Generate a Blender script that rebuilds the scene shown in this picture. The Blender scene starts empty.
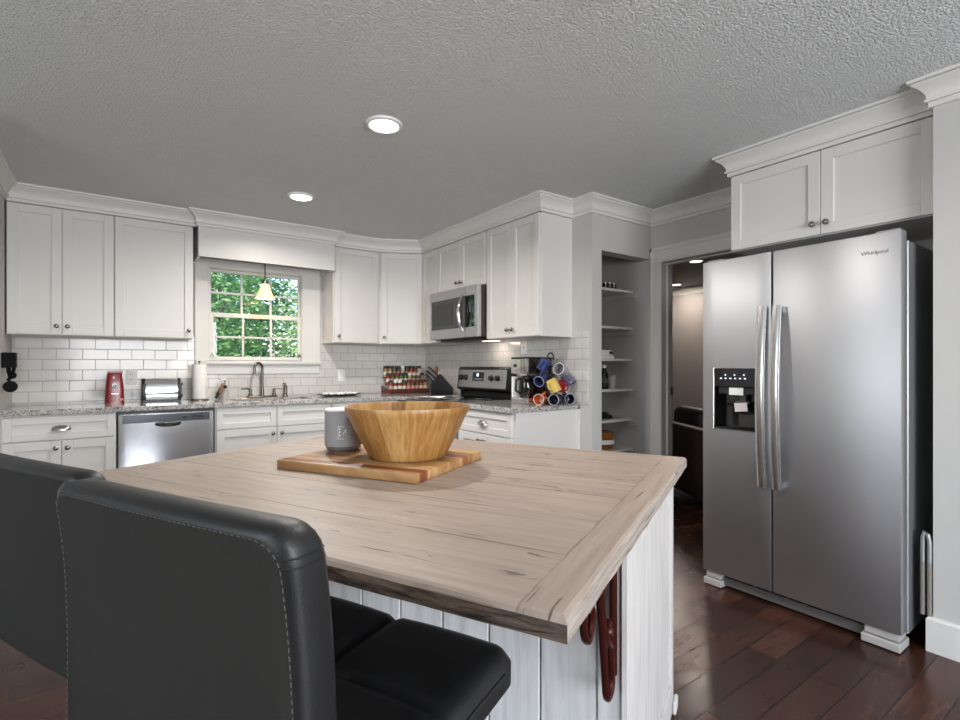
import bpy, bmesh, math, random
from mathutils import Vector, Matrix
random.seed(11)
SC = bpy.context.scene
COL = SC.collection
PI = math.pi

# ---------------------------------------------------------------- camera, sky, sun, daylight, exposure
cam_d = bpy.data.cameras.new('camera')
cam_d.sensor_width = 36.0
cam_d.lens = 511.0 / 960.0 * 36.0
cam_d.shift_y = 5.5 / 960.0
cam_d.clip_start = 0.05
cam = bpy.data.objects.new('camera', cam_d)
cam.location = (0, 0, 1.22)
cam.rotation_euler = (PI / 2, 0, math.radians(-35.66))
COL.objects.link(cam)
SC.camera = cam

world = bpy.data.worlds.new('world')
SC.world = world
world.use_nodes = True
wn = world.node_tree
bg = wn.nodes['Background']
sky = wn.nodes.new('ShaderNodeTexSky')
sky.sky_type = 'NISHITA'
sky.sun_disc = False
sky.sun_elevation = math.radians(48)
sky.sun_rotation = math.radians(200)
wn.links.new(sky.outputs[0], bg.inputs[0])
bg.inputs[1].default_value = 0.45


def lamp(name, kind, loc, rot, energy, color, **kw):
    l = bpy.data.lights.new(name, kind)
    l.energy = energy
    l.color = color
    for k, v in kw.items():
        setattr(l, k, v)
    o = bpy.data.objects.new(name, l)
    o.location = loc
    o.rotation_euler = rot
    COL.objects.link(o)
    return o


lamp('sun', 'SUN', (2, 2, 12), (math.radians(38), 0, math.radians(-22)), 8.0, (1.0, 0.95, 0.86), angle=0.02)
# daylight coming in through the two big windows behind the photographer
lamp('daylight_rear', 'AREA', (0.6, -2.93, 1.35), (PI / 2, 0, 0), 190, (0.90, 0.94, 1.0), shape='RECTANGLE', size=2.6, size_y=1.7)
lamp('daylight_side', 'AREA', (-3.43, 0.6, 1.35), (PI / 2, 0, -PI / 2), 55, (0.88, 0.93, 1.0), shape='RECTANGLE', size=2.2, size_y=1.7)

SC.view_settings.view_transform = 'Standard'
SC.view_settings.look = 'None'
SC.view_settings.gamma = 1.0
SC.view_settings.exposure = 0.0
SC.view_settings.use_curve_mapping = False


# ---------------------------------------------------------------- materials
def lin(r, g, b):
    f = lambda c: (c / 255 / 12.92) if c / 255 <= 0.04045 else ((c / 255 + 0.055) / 1.055) ** 2.4
    return (f(r), f(g), f(b), 1.0)


class N:
    """thin wrapper over a node tree"""
    def __init__(s, name):
        s.m = bpy.data.materials.new(name)
        s.m.use_nodes = True
        s.t = s.m.node_tree
        s.b = s.t.nodes['Principled BSDF']
        s.out = s.t.nodes['Material Output']

    def n(s, typ, **kw):
        x = s.t.nodes.new('ShaderNode' + typ)
        for k, v in kw.items():
            setattr(x, k, v)
        return x

    def l(s, a, b):
        s.t.links.new(a, b)

    def val(s, sock, v):
        if hasattr(v, 'is_linked'):
            s.l(v, sock)
        else:
            sock.default_value = v

    def math(s, op, a, b=0.0, c=None):
        x = s.n('Math', operation=op)
        s.val(x.inputs[0], a)
        s.val(x.inputs[1], b)
        if c is not None:
            s.val(x.inputs[2], c)
        return x.outputs[0]

    def mix(s, fac, a, b):
        x = s.n('MixRGB')
        s.val(x.inputs[0], fac)
        s.val(x.inputs[1], a)
        s.val(x.inputs[2], b)
        return x.outputs[0]

    def ramp(s, fac, stops):
        x = s.n('ValToRGB')
        e = x.color_ramp.elements
        while len(e) < len(stops):
            e.new(0.5)
        for i, (p, c) in enumerate(stops):
            e[i].position = p
            e[i].color = c if not isinstance(c, (int, float)) else (c, c, c, 1)
        s.l(fac, x.inputs[0])
        return x.outputs[0]

    def coord(s, kind='Object', scale=(1, 1, 1), loc=(0, 0, 0), rot=(0, 0, 0)):
        if kind == 'World':
            src = s.n('NewGeometry').outputs['Position']
        else:
            src = s.n('TexCoord').outputs[kind]
        mp = s.n('Mapping')
        mp.inputs['Scale'].default_value = scale
        mp.inputs['Location'].default_value = loc
        mp.inputs['Rotation'].default_value = rot
        s.l(src, mp.inputs[0])
        return mp.outputs[0]

    def noise(s, vec, scale, detail=3, rough=0.5, dist=0.0):
        x = s.n('TexNoise')
        s.l(vec, x.inputs['Vector'])
        x.inputs['Scale'].default_value = scale
        x.inputs['Detail'].default_value = detail
        x.inputs['Roughness'].default_value = rough
        x.inputs['Distortion'].default_value = dist
        return x.outputs[0]

    def bump(s, h, strength=0.3, dist=0.01, normal=None):
        x = s.n('Bump')
        x.inputs['Strength'].default_value = strength
        x.inputs['Distance'].default_value = dist
        s.l(h, x.inputs['Height'])
        if normal:
            s.l(normal, x.inputs['Normal'])
        return x.outputs[0]

    def set(s, **kw):
        names = dict(color='Base Color', rough='Roughness', metal='Metallic', normal='Normal', coat='Coat Weight',
                     coatr='Coat Roughness', spec='Specular IOR Level', ior='IOR', trans='Transmission Weight',
                     emit='Emission Color', emits='Emission Strength', alpha='Alpha', sheen='Sheen Weight', aniso='Anisotropic')
        for k, v in kw.items():
            s.val(s.b.inputs[names[k]], v)
        return s


def plain(name, rgb, rough=0.5, metal=0.0, var=0.06, scale=6.0, bump=0.0, bscale=200.0, **kw):
    """a colour that drifts a little, with an optional fine bump"""
    a = N(name)
    v = a.coord('Object')
    c = lin(*rgb)
    f = a.noise(v, scale, 4)
    lo = tuple(max(0, x * (1 - var)) for x in c[:3]) + (1,)
    hi = tuple(min(1, x * (1 + var)) for x in c[:3]) + (1,)
    a.set(color=a.mix(f, lo, hi), rough=rough, metal=metal, **kw)
    if bump:
        a.set(normal=a.bump(a.noise(v, bscale, 2), bump, 0.004))
    return a.m


M = {}
M['cab'] = plain('white_cabinet_paint', (211, 208, 204), 0.38, var=0.015, scale=3)
M['trimw'] = plain('white_trim_paint', (214, 212, 208), 0.42, var=0.015)
M['wall'] = plain('grey_wall_paint', (190, 188, 185), 0.7, var=0.02, bump=0.08, bscale=300)
M['denwall'] = plain('taupe_wall_paint', (170, 164, 160), 0.75, var=0.02)
M['knob'] = plain('dark_nickel', (150, 143, 136), 0.25, 1.0)
M['nickel'] = plain('satin_nickel', (186, 180, 172), 0.22, 1.0)
M['bronze'] = plain('dark_brushed_nickel', (120, 112, 102), 0.3, 1.0)
M['chrome'] = plain('chrome', (225, 225, 228), 0.08, 1.0, var=0.01)
M['black'] = plain('black_plastic', (18, 18, 19), 0.35, var=0.2)
M['matteblack'] = plain('matte_black_metal', (9, 9, 10), 0.65, var=0.2, spec=0.15)
M['blackgloss'] = plain('black_glass', (8, 8, 9), 0.04, var=0.1, coat=0.5)
M['darkgrey'] = plain('dark_grey_matte', (70, 68, 66), 0.8)  # plain dark grey for outlet slots, the box lid and the bottle label
M['red'] = plain('red_enamel', (122, 8, 14), 0.25, var=0.1, coat=0.2)
M['white'] = plain('white_plastic', (236, 235, 232), 0.4, var=0.02)
M['paper'] = plain('paper_towel', (232, 230, 226), 0.9, var=0.03, bump=0.4, bscale=160)
M['steelbowl'] = plain('sink_steel', (160, 158, 154), 0.3, 1.0)
M['rackwood'] = plain('reddish_rack_wood', (96, 42, 30), 0.4, var=0.25, scale=12)
M['greyfab'] = plain('grey_knit_fabric', (150, 148, 149), 0.95, var=0.18, scale=420, bump=0.5, bscale=500)
M['clearbase'] = plain('smoky_clear_plastic', (150, 148, 150), 0.08, 0.6)
M['iron'] = plain('red_brown_iron', (70, 27, 22), 0.28, 0.5, var=0.35, scale=30)
M['fgrey'] = plain('fridge_side_grey', (150, 151, 153), 0.4, 0.6)
M['doorjamb'] = plain('jamb_paint', (205, 202, 198), 0.45, var=0.02)
M['leatherbrown'] = plain('dark_brown_leather', (46, 34, 32), 0.45, var=0.3, bump=0.3, bscale=90)
M['rubber'] = plain('grey_ribbed_rubber', (128, 122, 116), 0.7)
M['candle'] = plain('dark_glass_jar', (30, 26, 24), 0.15, var=0.4)


def emis(name, rgb, strength):
    a = N(name)
    f = a.noise(a.coord('Object'), 20, 1)
    c = lin(*rgb)
    a.set(color=c, emit=a.mix(f, c, tuple(min(1, x * 1.03) for x in c[:3]) + (1,)), emits=strength)
    return a.m


M['lightdisc'] = emis('lit_led_diffuser', (255, 243, 226), 9.0)
M['denlight'] = emis('lit_den_diffuser', (255, 236, 214), 7.0)
M['shade'] = emis('lit_amber_glass_shade', (255, 224, 170), 0.8)
M['clock'] = emis('lit_clock_digits', (210, 235, 255), 1.6)
M['led'] = emis('dispenser_leds', (225, 230, 255), 0.8)


def m_ceiling():
    a = N('textured_ceiling')
    v = a.coord('World')
    f = a.noise(v, 112, 2, 0.5)
    g = a.noise(v, 17, 2)
    a.set(color=a.mix(g, lin(220, 222, 221), lin(227, 229, 228)), rough=0.85)
    h = a.ramp(f, [(0.38, 0.0), (0.62, 1.0)])
    a.set(normal=a.bump(h, 0.85, 0.0075))
    return a.m


M['ceil'] = m_ceiling()


def m_tile(name, axis):
    a = N(name)
    geo = a.n('NewGeometry').outputs['Position']
    sep = a.n('SeparateXYZ')
    a.l(geo, sep.inputs[0])
    cmb = a.n('CombineXYZ')
    a.l(a.math('ADD', sep.outputs[axis], 0.424), cmb.inputs[0])
    a.l(a.math('ADD', sep.outputs[2], -0.947 + 0.0797 * 20), cmb.inputs[1])
    br = a.n('TexBrick')
    a.l(cmb.outputs[0], br.inputs['Vector'])
    br.inputs['Scale'].default_value = 1.0
    br.inputs['Brick Width'].default_value = 0.1556
    br.inputs['Row Height'].default_value = 0.0797
    br.inputs['Mortar Size'].default_value = 0.0022
    br.inputs['Mortar Smooth'].default_value = 0.35
    br.inputs['Color1'].default_value = lin(208, 204, 200)
    br.inputs['Color2'].default_value = lin(200, 196, 192)
    br.inputs['Mortar'].default_value = lin(150, 146, 143)
    a.set(color=br.outputs['Color'], rough=a.math('MULTIPLY_ADD', br.outputs['Fac'], 0.6, 0.14))
    inv = a.math('SUBTRACT', 1.0, br.outputs['Fac'])
    wav = a.noise(a.coord('World'), 9, 2)
    hh = a.math('ADD', inv, a.math('MULTIPLY', wav, 0.35))
    a.set(normal=a.bump(hh, 0.5, 0.003))
    return a.m


M['tilex'] = m_tile('white_subway_tile_back', 0)
M['tiley'] = m_tile('white_subway_tile_side', 1)


def m_granite():
    a = N('speckled_granite')
    v = a.coord('World')
    vo = a.n('TexVoronoi')
    vo.inputs['Scale'].default_value = 150
    a.l(v, vo.inputs['Vector'])
    sep = a.n('SeparateColor')
    a.l(vo.outputs['Color'], sep.inputs[0])
    n1 = a.noise(v, 26, 5, 0.65, 0.6)
    mixv = a.math('MULTIPLY_ADD', n1, 0.65, a.math('MULTIPLY', sep.outputs[0], 0.4))
    c = a.ramp(mixv, [(0.30, lin(70, 67, 66)), (0.40, lin(128, 124, 121)), (0.52, lin(164, 161, 158)), (0.75, lin(198, 196, 192))])
    a.set(color=c, rough=0.1)
    return a.m


M['granite'] = m_granite()


def m_floor():
    a = N('dark_hardwood_planks')
    geo = a.n('NewGeometry').outputs['Position']
    br = a.n('TexBrick')
    br.offset = 0.37
    a.l(geo, br.inputs['Vector'])
    br.inputs['Scale'].default_value = 1.0
    br.inputs['Brick Width'].default_value = 0.85
    br.inputs['Row Height'].default_value = 0.125
    br.inputs['Mortar Size'].default_value = 0.003
    br.inputs['Mortar Smooth'].default_value = 0.5
    br.inputs['Color1'].default_value = (0, 0, 0, 1)
    br.inputs['Color2'].default_value = (1, 1, 1, 1)
    br.inputs['Mortar'].default_value = (0, 0, 0, 1)
    v = a.coord('World', scale=(1.5, 14, 1))
    g = a.noise(v, 3.2, 6, 0.6, 1.0)
    blot = a.noise(a.coord('World', scale=(2, 4, 1)), 2.4, 3)
    sepc = a.n('SeparateColor')
    a.l(br.outputs['Color'], sepc.inputs[0])
    f = a.math('ADD', a.math('MULTIPLY', sepc.outputs[0], 0.36), a.math('ADD', a.math('MULTIPLY', g, 0.55), a.math('MULTIPLY', blot, 0.12)))
    c = a.ramp(f, [(0.28, lin(34, 19, 15)), (0.55, lin(58, 34, 26)), (0.85, lin(92, 58, 45))])
    c = a.mix(br.outputs['Fac'], c, lin(16, 9, 8))
    a.set(color=c, rough=a.math('MULTIPLY_ADD', blot, 0.2, 0.15), spec=0.4)
    h = a.math('SUBTRACT', a.math('MULTIPLY', a.noise(a.coord('World', scale=(2, 6, 1)), 2.5, 0), 0.6), a.math('MULTIPLY', br.outputs['Fac'], 1.5))
    a.set(normal=a.bump(h, 0.35, 0.006))
    return a.m


M['floor'] = m_floor()


def m_table(name, edge=False):
    """whitewashed taupe planks running along local y, breadboard ends along local x"""
    a = N(name)
    tc = a.n('TexCoord').outputs['Object']
    sep = a.n('SeparateXYZ')
    a.l(tc, sep.inputs[0])
    x, y, z = sep.outputs
    # breadboard ends: 0.14 m strips at both ends of the local y range
    end = a.math('ADD', a.math('LESS_THAN', y, 0.072), a.math('GREATER_THAN', y, 1.514))
    cy = a.n('CombineXYZ')
    a.l(y, cy.inputs[0]); a.l(x, cy.inputs[1]); a.l(z, cy.inputs[2])
    vecmix = a.n('MixRGB')
    a.l(end, vecmix.inputs[0]); a.l(cy.outputs[0], vecmix.inputs[1]); a.l(tc, vecmix.inputs[2])
    mp = a.n('Mapping')
    mp.inputs['Scale'].default_value = (1.0, 13.0, 6.0)
    a.l(vecmix.outputs[0], mp.inputs[0])
    grain = a.noise(mp.outputs[0], 2.6, 6, 0.62, 0.8)
    mp2 = a.n('Mapping')
    mp2.inputs['Scale'].default_value = (1.3, 10.0, 3.0)
    a.l(vecmix.outputs[0], mp2.inputs[0])
    crack = a.noise(mp2.outputs[0], 2.9, 3, 0.5, 2.2)
    big = a.noise(tc, 3.4, 3)
    c = a.ramp(grain, [(0.2, lin(122, 107, 96)), (0.5, lin(153, 137, 125)), (0.8, lin(168, 154, 143))])
    c = a.mix(a.math('MULTIPLY', a.ramp(big, [(0.4, 0.0), (0.7, 1.0)]), 0.45), c, lin(140, 126, 114))
    dark = a.math('MULTIPLY', a.ramp(crack, [(0.645, 0.0), (0.69, 1.0)]), 0.8)
    c = a.mix(dark, c, lin(66, 55, 48))
    # seams between the planks (0.213 m wide along local x) and at the breadboard joint
    px = a.math('PINGPONG', a.math('ADD', x, a.math('MULTIPLY', a.noise(tc, 7, 2), 0.004)), 0.1065)
    s1 = a.math('MULTIPLY', a.math('LESS_THAN', px, 0.0024), a.math('SUBTRACT', 1.0, end))
    wob = a.math('MULTIPLY', a.math('SUBTRACT', a.noise(tc, 14, 3), 0.5), 0.008)
    s2 = a.math('LESS_THAN', a.math('ABSOLUTE', a.math('SUBTRACT', a.math('ADD', y, wob), 0.072)), 0.002)
    s3 = a.math('LESS_THAN', a.math('ABSOLUTE', a.math('SUBTRACT', a.math('ADD', y, wob), 1.514)), 0.002)
    seam = a.math('MINIMUM', 1.0, a.math('ADD', s1, a.math('ADD', s2, s3)))
    seam = a.math('MULTIPLY', seam, a.ramp(a.noise(tc, 5, 3), [(0.40, 0.25), (0.58, 1.0)]))
    c = a.mix(seam, c, lin(84, 70, 60))
    a.set(color=c, rough=0.42)
    hh = a.math('SUBTRACT', a.math('MULTIPLY', grain, 0.3), a.math('MAXIMUM', dark, seam))
    a.set(normal=a.bump(hh, 0.35, 0.004))
    return a.m


M['table'] = m_table('washed_taupe_planks')


def m_edge(name, lo, mid, hi, p, sc=(7, 1.6, 14)):
    a = N(name)
    v = a.coord('Object', scale=sc)
    g = a.noise(v, 4, 6, 0.65, 1.2)
    c = a.ramp(g, [(p - 0.1, lin(*lo)), (p, lin(*mid)), (p + 0.25, lin(*hi))])
    a.set(color=c, rough=0.6, normal=a.bump(g, 0.6, 0.01))
    return a.m


M['edgefront'] = m_edge('bare_dark_table_edge', (16, 13, 12), (72, 58, 48), (120, 103, 90), 0.47)
M['edgeside'] = m_edge('scuffed_pale_table_edge', (40, 34, 31), (146, 134, 124), (172, 161, 151), 0.37, (1.3, 10, 26))


def m_wood(name, cols, scale=(1, 10, 1), ns=3.0, rough=0.45, bands=None, axis=0):
    a = N(name)
    v = a.coord('Object', scale=scale)
    g = a.noise(v, ns, 5, 0.6, 0.6)
    k = len(cols)
    c = a.ramp(g, [(0.25 + 0.5 * i / (k - 1), lin(*cols[i])) for i in range(k)])
    if bands:
        tc = a.n('TexCoord').outputs['Object']
        sep = a.n('SeparateXYZ')
        a.l(tc, sep.inputs[0])
        t = a.math('ADD', sep.outputs[axis], a.math('MULTIPLY', a.noise(tc, 3, 2), 0.06))
        for lo, hi, rgb in bands:
            f = a.math('MULTIPLY', a.math('GREATER_THAN', t, lo), a.math('LESS_THAN', t, hi))
            c = a.mix(a.math('MULTIPLY', f, 0.85), c, a.mix(g, lin(*rgb), lin(*[min(255, q * 1.5) for q in rgb])))
    a.set(color=c, rough=rough, normal=a.bump(g, 0.12, 0.003))
    return a.m


def m_bowl():
    a = N('striped_acacia_bowl')
    tc = a.n('TexCoord').outputs['Object']
    sep = a.n('SeparateXYZ')
    a.l(tc, sep.inputs[0])
    ang = a.math('ARCTAN2', sep.outputs[1], sep.outputs[0])
    cmb = a.n('CombineXYZ')
    a.l(a.math('MULTIPLY', ang, 2.6), cmb.inputs[0])
    a.l(a.math('MULTIPLY', sep.outputs[2], 2.2), cmb.inputs[1])
    stave = a.n('TexVoronoi')
    stave.voronoi_dimensions = '1D'
    stave.inputs['Scale'].default_value = 3.2
    a.l(a.math('ADD', ang, a.math('MULTIPLY', sep.outputs[2], 0.6)), stave.inputs['W'])
    sc = a.n('SeparateColor')
    a.l(stave.outputs['Color'], sc.inputs[0])
    g = a.noise(cmb.outputs[0], 6, 6, 0.65, 0.4)
    f = a.math('ADD', a.math('MULTIPLY', sc.outputs[0], 0.35), a.math('MULTIPLY', g, 0.7))
    c = a.ramp(f, [(0.2, lin(98, 64, 30)), (0.5, lin(152, 108, 56)), (0.85, lin(196, 160, 104))])
    a.set(color=c, rough=0.38, normal=a.bump(g, 0.1, 0.002))
    return a.m


M['bowl'] = m_bowl()
M['board'] = m_wood('acacia_board', [(112, 72, 40), (166, 124, 78), (198, 164, 116)], (9, 1.2, 4), 3.4, 0.42,
                    bands=[(0.046, 0.084, (84, 32, 18)), (0.31, 0.35, (112, 62, 40))], axis=0)
M['spoonwood'] = m_wood('plain_wood', [(120, 84, 52), (160, 118, 78)], (1, 6, 1), 5)
M['basket'] = m_wood('wicker', [(70, 36, 14), (140, 82, 34), (176, 116, 58)], (40, 40, 60), 2.0, 0.7)
M['bark'] = m_wood('bark', [(62, 50, 40), (96, 82, 66)], (8, 8, 2), 4, 0.9)


def m_washed(name, rgb_a, rgb_b):
    a = N(name)
    v = a.coord('Object', scale=(10, 10, 0.8))
    g = a.noise(v, 4, 5, 0.6, 0.5)
    a.set(color=a.ramp(g, [(0.3, lin(*rgb_a)), (0.55, lin(*rgb_b))]), rough=0.5, normal=a.bump(g, 0.1, 0.003))
    return a.m


M['islandpaint'] = m_washed('white_washed_board', (178, 176, 176), (200, 199, 199))
M['islandend'] = m_washed('white_washed_end_panel', (182, 174, 170), (206, 202, 199))


def m_steel(name, rgb, rough, sc):
    a = N(name)
    v = a.coord('Object', scale=sc)
    g = a.noise(v, 5, 4, 0.6)
    c = lin(*rgb)
    a.set(color=a.mix(g, tuple(x * 0.94 for x in c[:3]) + (1,), c), metal=1.0,
          rough=a.math('MULTIPLY_ADD', g, 0.08, rough), normal=a.bump(g, 0.03, 0.001))
    return a.m


M['steel'] = m_steel('brushed_stainless', (186, 186, 189), 0.40, (2, 2, 160))
M['steelh'] = m_steel('brushed_stainless_handle', (214, 212, 210), 0.2, (160, 160, 2))
M['dwsteel'] = m_steel('polished_dishwasher_steel', (212, 212, 214), 0.15, (160, 160, 2))


def m_leather():
    a = N('black_faux_leather')
    v = a.coord('Object')
    vo = a.n('TexVoronoi')
    vo.inputs['Scale'].default_value = 420
    a.l(v, vo.inputs['Vector'])
    n1 = a.noise(v, 18, 4)
    a.set(color=a.mix(n1, lin(17, 17, 18), lin(27, 27, 28)), rough=a.math('MULTIPLY_ADD', n1, 0.16, 0.36), spec=0.45)
    h = a.math('ADD', vo.outputs['Distance'], a.math('MULTIPLY', a.noise(v, 9, 3), 0.8))
    a.set(normal=a.bump(h, 0.10, 0.002))
    return a.m


def m_suede():
    a = N('matte_black_back_cloth')
    v = a.coord('Object')
    n1 = a.noise(v, 7, 5, 0.6)
    a.set(color=a.mix(n1, lin(30, 29, 27), lin(44, 42, 39)), rough=0.72, spec=0.25, normal=a.bump(a.noise(v, 350, 2), 0.15, 0.002))
    return a.m


M['leather'] = m_leather()
M['suede'] = m_suede()
M['thread'] = plain('grey_thread', (74, 70, 66), 0.8)


def m_glass():
    a = N('window_glass')
    tr = a.n('BsdfTransparent')
    gl = a.n('BsdfGlossy')
    gl.inputs['Roughness'].default_value = 0.02
    fr = a.n('Fresnel')
    fr.inputs['IOR'].default_value = 1.45
    mx = a.n('MixShader')
    nz = a.noise(a.coord('Object'), 3, 1)
    a.l(a.mix(nz, (0.96, 0.98, 0.97, 1), (0.98, 0.99, 0.98, 1)), tr.inputs[0])
    a.l(fr.outputs[0], mx.inputs[0])
    a.l(tr.outputs[0], mx.inputs[1])
    a.l(gl.outputs[0], mx.inputs[2])
    a.l(mx.outputs[0], a.out.inputs[0])
    return a.m


M['glass'] = m_glass()


def m_leaf(name, lo, hi):
    a = N(name)
    f = a.noise(a.coord('Object'), 1.6, 4)
    oi = a.noise(a.coord('Object'), 14, 2)
    c = a.mix(a.math('MULTIPLY_ADD', oi, 0.6, a.math('MULTIPLY', f, 0.4)), lin(*lo), lin(*hi))
    a.set(color=c, rough=0.5)
    tl = a.n('BsdfTranslucent')
    a.l(c, tl.inputs[0])
    mx = a.n('MixShader')
    mx.inputs[0].default_value = 0.35
    a.l(a.b.outputs[0], mx.inputs[1])
    a.l(tl.outputs[0], mx.inputs[2])
    a.l(mx.outputs[0], a.out.inputs[0])
    return a.m


M['leafa'] = m_leaf('green_leaves', (64, 112, 62), (150, 194, 128))
M['leafb'] = m_leaf('dark_green_leaves', (44, 88, 56), (112, 160, 104))
M['leafc'] = m_leaf('light_green_leaves', (104, 148, 80), (200, 222, 156))
M['lawn'] = plain('lawn', (92, 126, 70), 0.9, var=0.3, scale=3)


# ---------------------------------------------------------------- mesh builder
class MB:
    def __init__(s, xf=None):
        s.bm = bmesh.new()
        s.xf = xf or Matrix.Identity(4)
        s.mi = 0

    def _add(s, tmp):
        for f in tmp.faces:
            f.material_index = s.mi
        bmesh.ops.transform(tmp, matrix=s.xf, verts=tmp.verts)
        me = bpy.data.meshes.new('tmp')
        tmp.to_mesh(me)
        tmp.free()
        s.bm.from_mesh(me)
        bpy.data.meshes.remove(me)
        return s

    def box(s, x0, y0, z0, x1, y1, z1, bev=0.0, seg=1):
        t = bmesh.new()
        bmesh.ops.create_cube(t, size=1.0)
        sx, sy, sz = abs(x1 - x0), abs(y1 - y0), abs(z1 - z0)
        for v in t.verts:
            v.co = Vector(((x0 + x1) / 2 + v.co.x * sx, (y0 + y1) / 2 + v.co.y * sy, (z0 + z1) / 2 + v.co.z * sz))
        if bev > 0:
            bmesh.ops.bevel(t, geom=list(t.edges), offset=min(bev, sx * .45, sy * .45, sz * .45), segments=seg, affect='EDGES', profile=0.5)
        return s._add(t)

    def prism(s, pts, axis, lo, hi, bev=0.0):
        """polygon pts in the two other axes extruded along axis"""
        t = bmesh.new()
        def P(p, q):
            if axis == 'x':
                return (q, p[0], p[1])
            if axis == 'y':
                return (p[0], q, p[1])
            return (p[0], p[1], q)
        A = [t.verts.new(P(p, lo)) for p in pts]
        B = [t.verts.new(P(p, hi)) for p in pts]
        t.faces.new(A)
        t.faces.new(B[::-1])
        n = len(pts)
        for i in range(n):
            t.faces.new([A[i], B[i], B[(i + 1) % n], A[(i + 1) % n]])
        bmesh.ops.recalc_face_normals(t, faces=t.faces)
        if bev:
            bmesh.ops.bevel(t, geom=list(t.edges), offset=bev, segments=2, affect='EDGES', profile=0.5)
        return s._add(t)

    def lathe(s, prof, c=(0, 0, 0), seg=32, axis=(0, 0, 1), closed=False):
        """profile [(r, z)] turned about axis through c"""
        t = bmesh.new()
        rings = []
        for r, z in prof:
            if r < 1e-6:
                rings.append([t.verts.new((0, 0, z))])
            else:
                rings.append([t.verts.new((r * math.cos(2 * PI * i / seg), r * math.sin(2 * PI * i / seg), z)) for i in range(seg)])
        for a, b in zip(rings[:-1], rings[1:]):
            for i in range(seg):
                j = (i + 1) % seg
                if len(a) == 1 and len(b) == 1:
                    continue
                if len(a) == 1:
                    t.faces.new([a[0], b[i], b[j]])
                elif len(b) == 1:
                    t.faces.new([a[i], b[0], a[j]])
                else:
                    t.faces.new([a[i], b[i], b[j], a[j]])
        bmesh.ops.recalc_face_normals(t, faces=t.faces)
        q = Vector((0, 0, 1)).rotation_difference(Vector(axis).normalized()).to_matrix().to_4x4()
        bmesh.ops.transform(t, matrix=Matrix.Translation(c) @ q, verts=t.verts)
        return s._add(t)

    def cyl(s, p0, p1, r, seg=20, r1=None):
        p0, p1 = Vector(p0), Vector(p1)
        h = (p1 - p0).length
        r1 = r if r1 is None else r1
        return s.lathe([(0, 0), (r, 0), (r1, h), (0, h)], p0, seg, p1 - p0)

    def ball(s, c, r, seg=16, sc=(1, 1, 1)):
        t = bmesh.new()
        bmesh.ops.create_uvsphere(t, u_segments=seg, v_segments=max(6, seg // 2), radius=r)
        for v in t.verts:
            v.co = Vector((c[0] + v.co.x * sc[0], c[1] + v.co.y * sc[1], c[2] + v.co.z * sc[2]))
        return s._add(t)

    def tube(s, pts, r, seg=10, closed=False, flat=None):
        """round bar along a polyline; flat=(w, h) gives an oval section"""
        t = bmesh.new()
        P = [Vector(p) for p in pts]
        n = len(P)
        rings = []
        up = None
        for i in range(n):
            if closed:
                d = P[(i + 1) % n] - P[i - 1]
            else:
                d = P[min(i + 1, n - 1)] - P[max(i - 1, 0)]
            d.normalize()
            if up is None:
                up = Vector((0, 0, 1)) if abs(d.z) < 0.9 else Vector((1, 0, 0))
            sd = d.cross(up)
            if sd.length < 1e-4:
                sd = d.cross(Vector((0, 1, 0)))
            sd.normalize()
            up = sd.cross(d).normalized()
            ri = r[i] if isinstance(r, (list, tuple)) else r
            w, h = flat if flat else (1, 1)
            rings.append([t.verts.new(P[i] + sd * ri * w * math.cos(2 * PI * k / seg) + up * ri * h * math.sin(2 * PI * k / seg)) for k in range(seg)])
        m = n if closed else n - 1
        for i in range(m):
            a, b = rings[i], rings[(i + 1) % n]
            for k in range(seg):
                t.faces.new([a[k], a[(k + 1) % seg], b[(k + 1) % seg], b[k]])
        if not closed:
            t.faces.new(rings[0][::-1])
            t.faces.new(rings[-1])
        bmesh.ops.recalc_face_normals(t, faces=t.faces)
        return s._add(t)

    def raw(s, verts, faces):
        t = bmesh.new()
        V = [t.verts.new(v) for v in verts]
        for f in faces:
            t.faces.new([V[i] for i in f])
        bmesh.ops.recalc_face_normals(t, faces=t.faces)
        return s._add(t)

    def sweep(s, path, prof):
        """profile [(outward, z)] along a plan polyline; outward is the right-hand side"""
        t = bmesh.new()
        P = [Vector(p) for p in path]
        n = len(P)
        nor = []
        for i in range(n - 1):
            d = (P[i + 1] - P[i]).normalized()
            nor.append(Vector((d.y, -d.x)))
        rows = []
        for i in range(n):
            if i == 0:
                m = nor[0]
            elif i == n - 1:
                m = nor[-1]
            else:
                a, b = nor[i - 1], nor[i]
                m = (a + b) / (1 + a.dot(b))
            rows.append([t.verts.new((P[i].x + m.x * o, P[i].y + m.y * o, z)) for o, z in prof])
        k = len(prof)
        for i in range(n - 1):
            for j in range(k):
                jj = (j + 1) % k
                t.faces.new([rows[i][j], rows[i + 1][j], rows[i + 1][jj], rows[i][jj]])
        t.faces.new(rows[0][::-1])
        t.faces.new(rows[-1])
        bmesh.ops.recalc_face_normals(t, faces=t.faces)
        return s._add(t)

    def build(s, name, mat, parent=None, smooth=True, angle=32):
        me = bpy.data.meshes.new(name)
        bmesh.ops.remove_doubles(s.bm, verts=s.bm.verts, dist=1e-6)
        lim = math.radians(angle)
        for e in s.bm.edges:
            if len(e.link_faces) == 2:
                e.smooth = e.calc_face_angle(0) < lim
            else:
                e.smooth = False
        for f in s.bm.faces:
            f.smooth = smooth
        s.bm.to_mesh(me)
        s.bm.free()
        for m in (mat if isinstance(mat, (list, tuple)) else [mat]):
            me.materials.append(m)
        o = bpy.data.objects.new(name, me)
        COL.objects.link(o)
        if parent:
            o.parent = parent
        return o


def tag(o, label, cat, group=None):
    o['label'] = label
    o['category'] = cat
    if group:
        o['group'] = group
    return o


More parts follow.
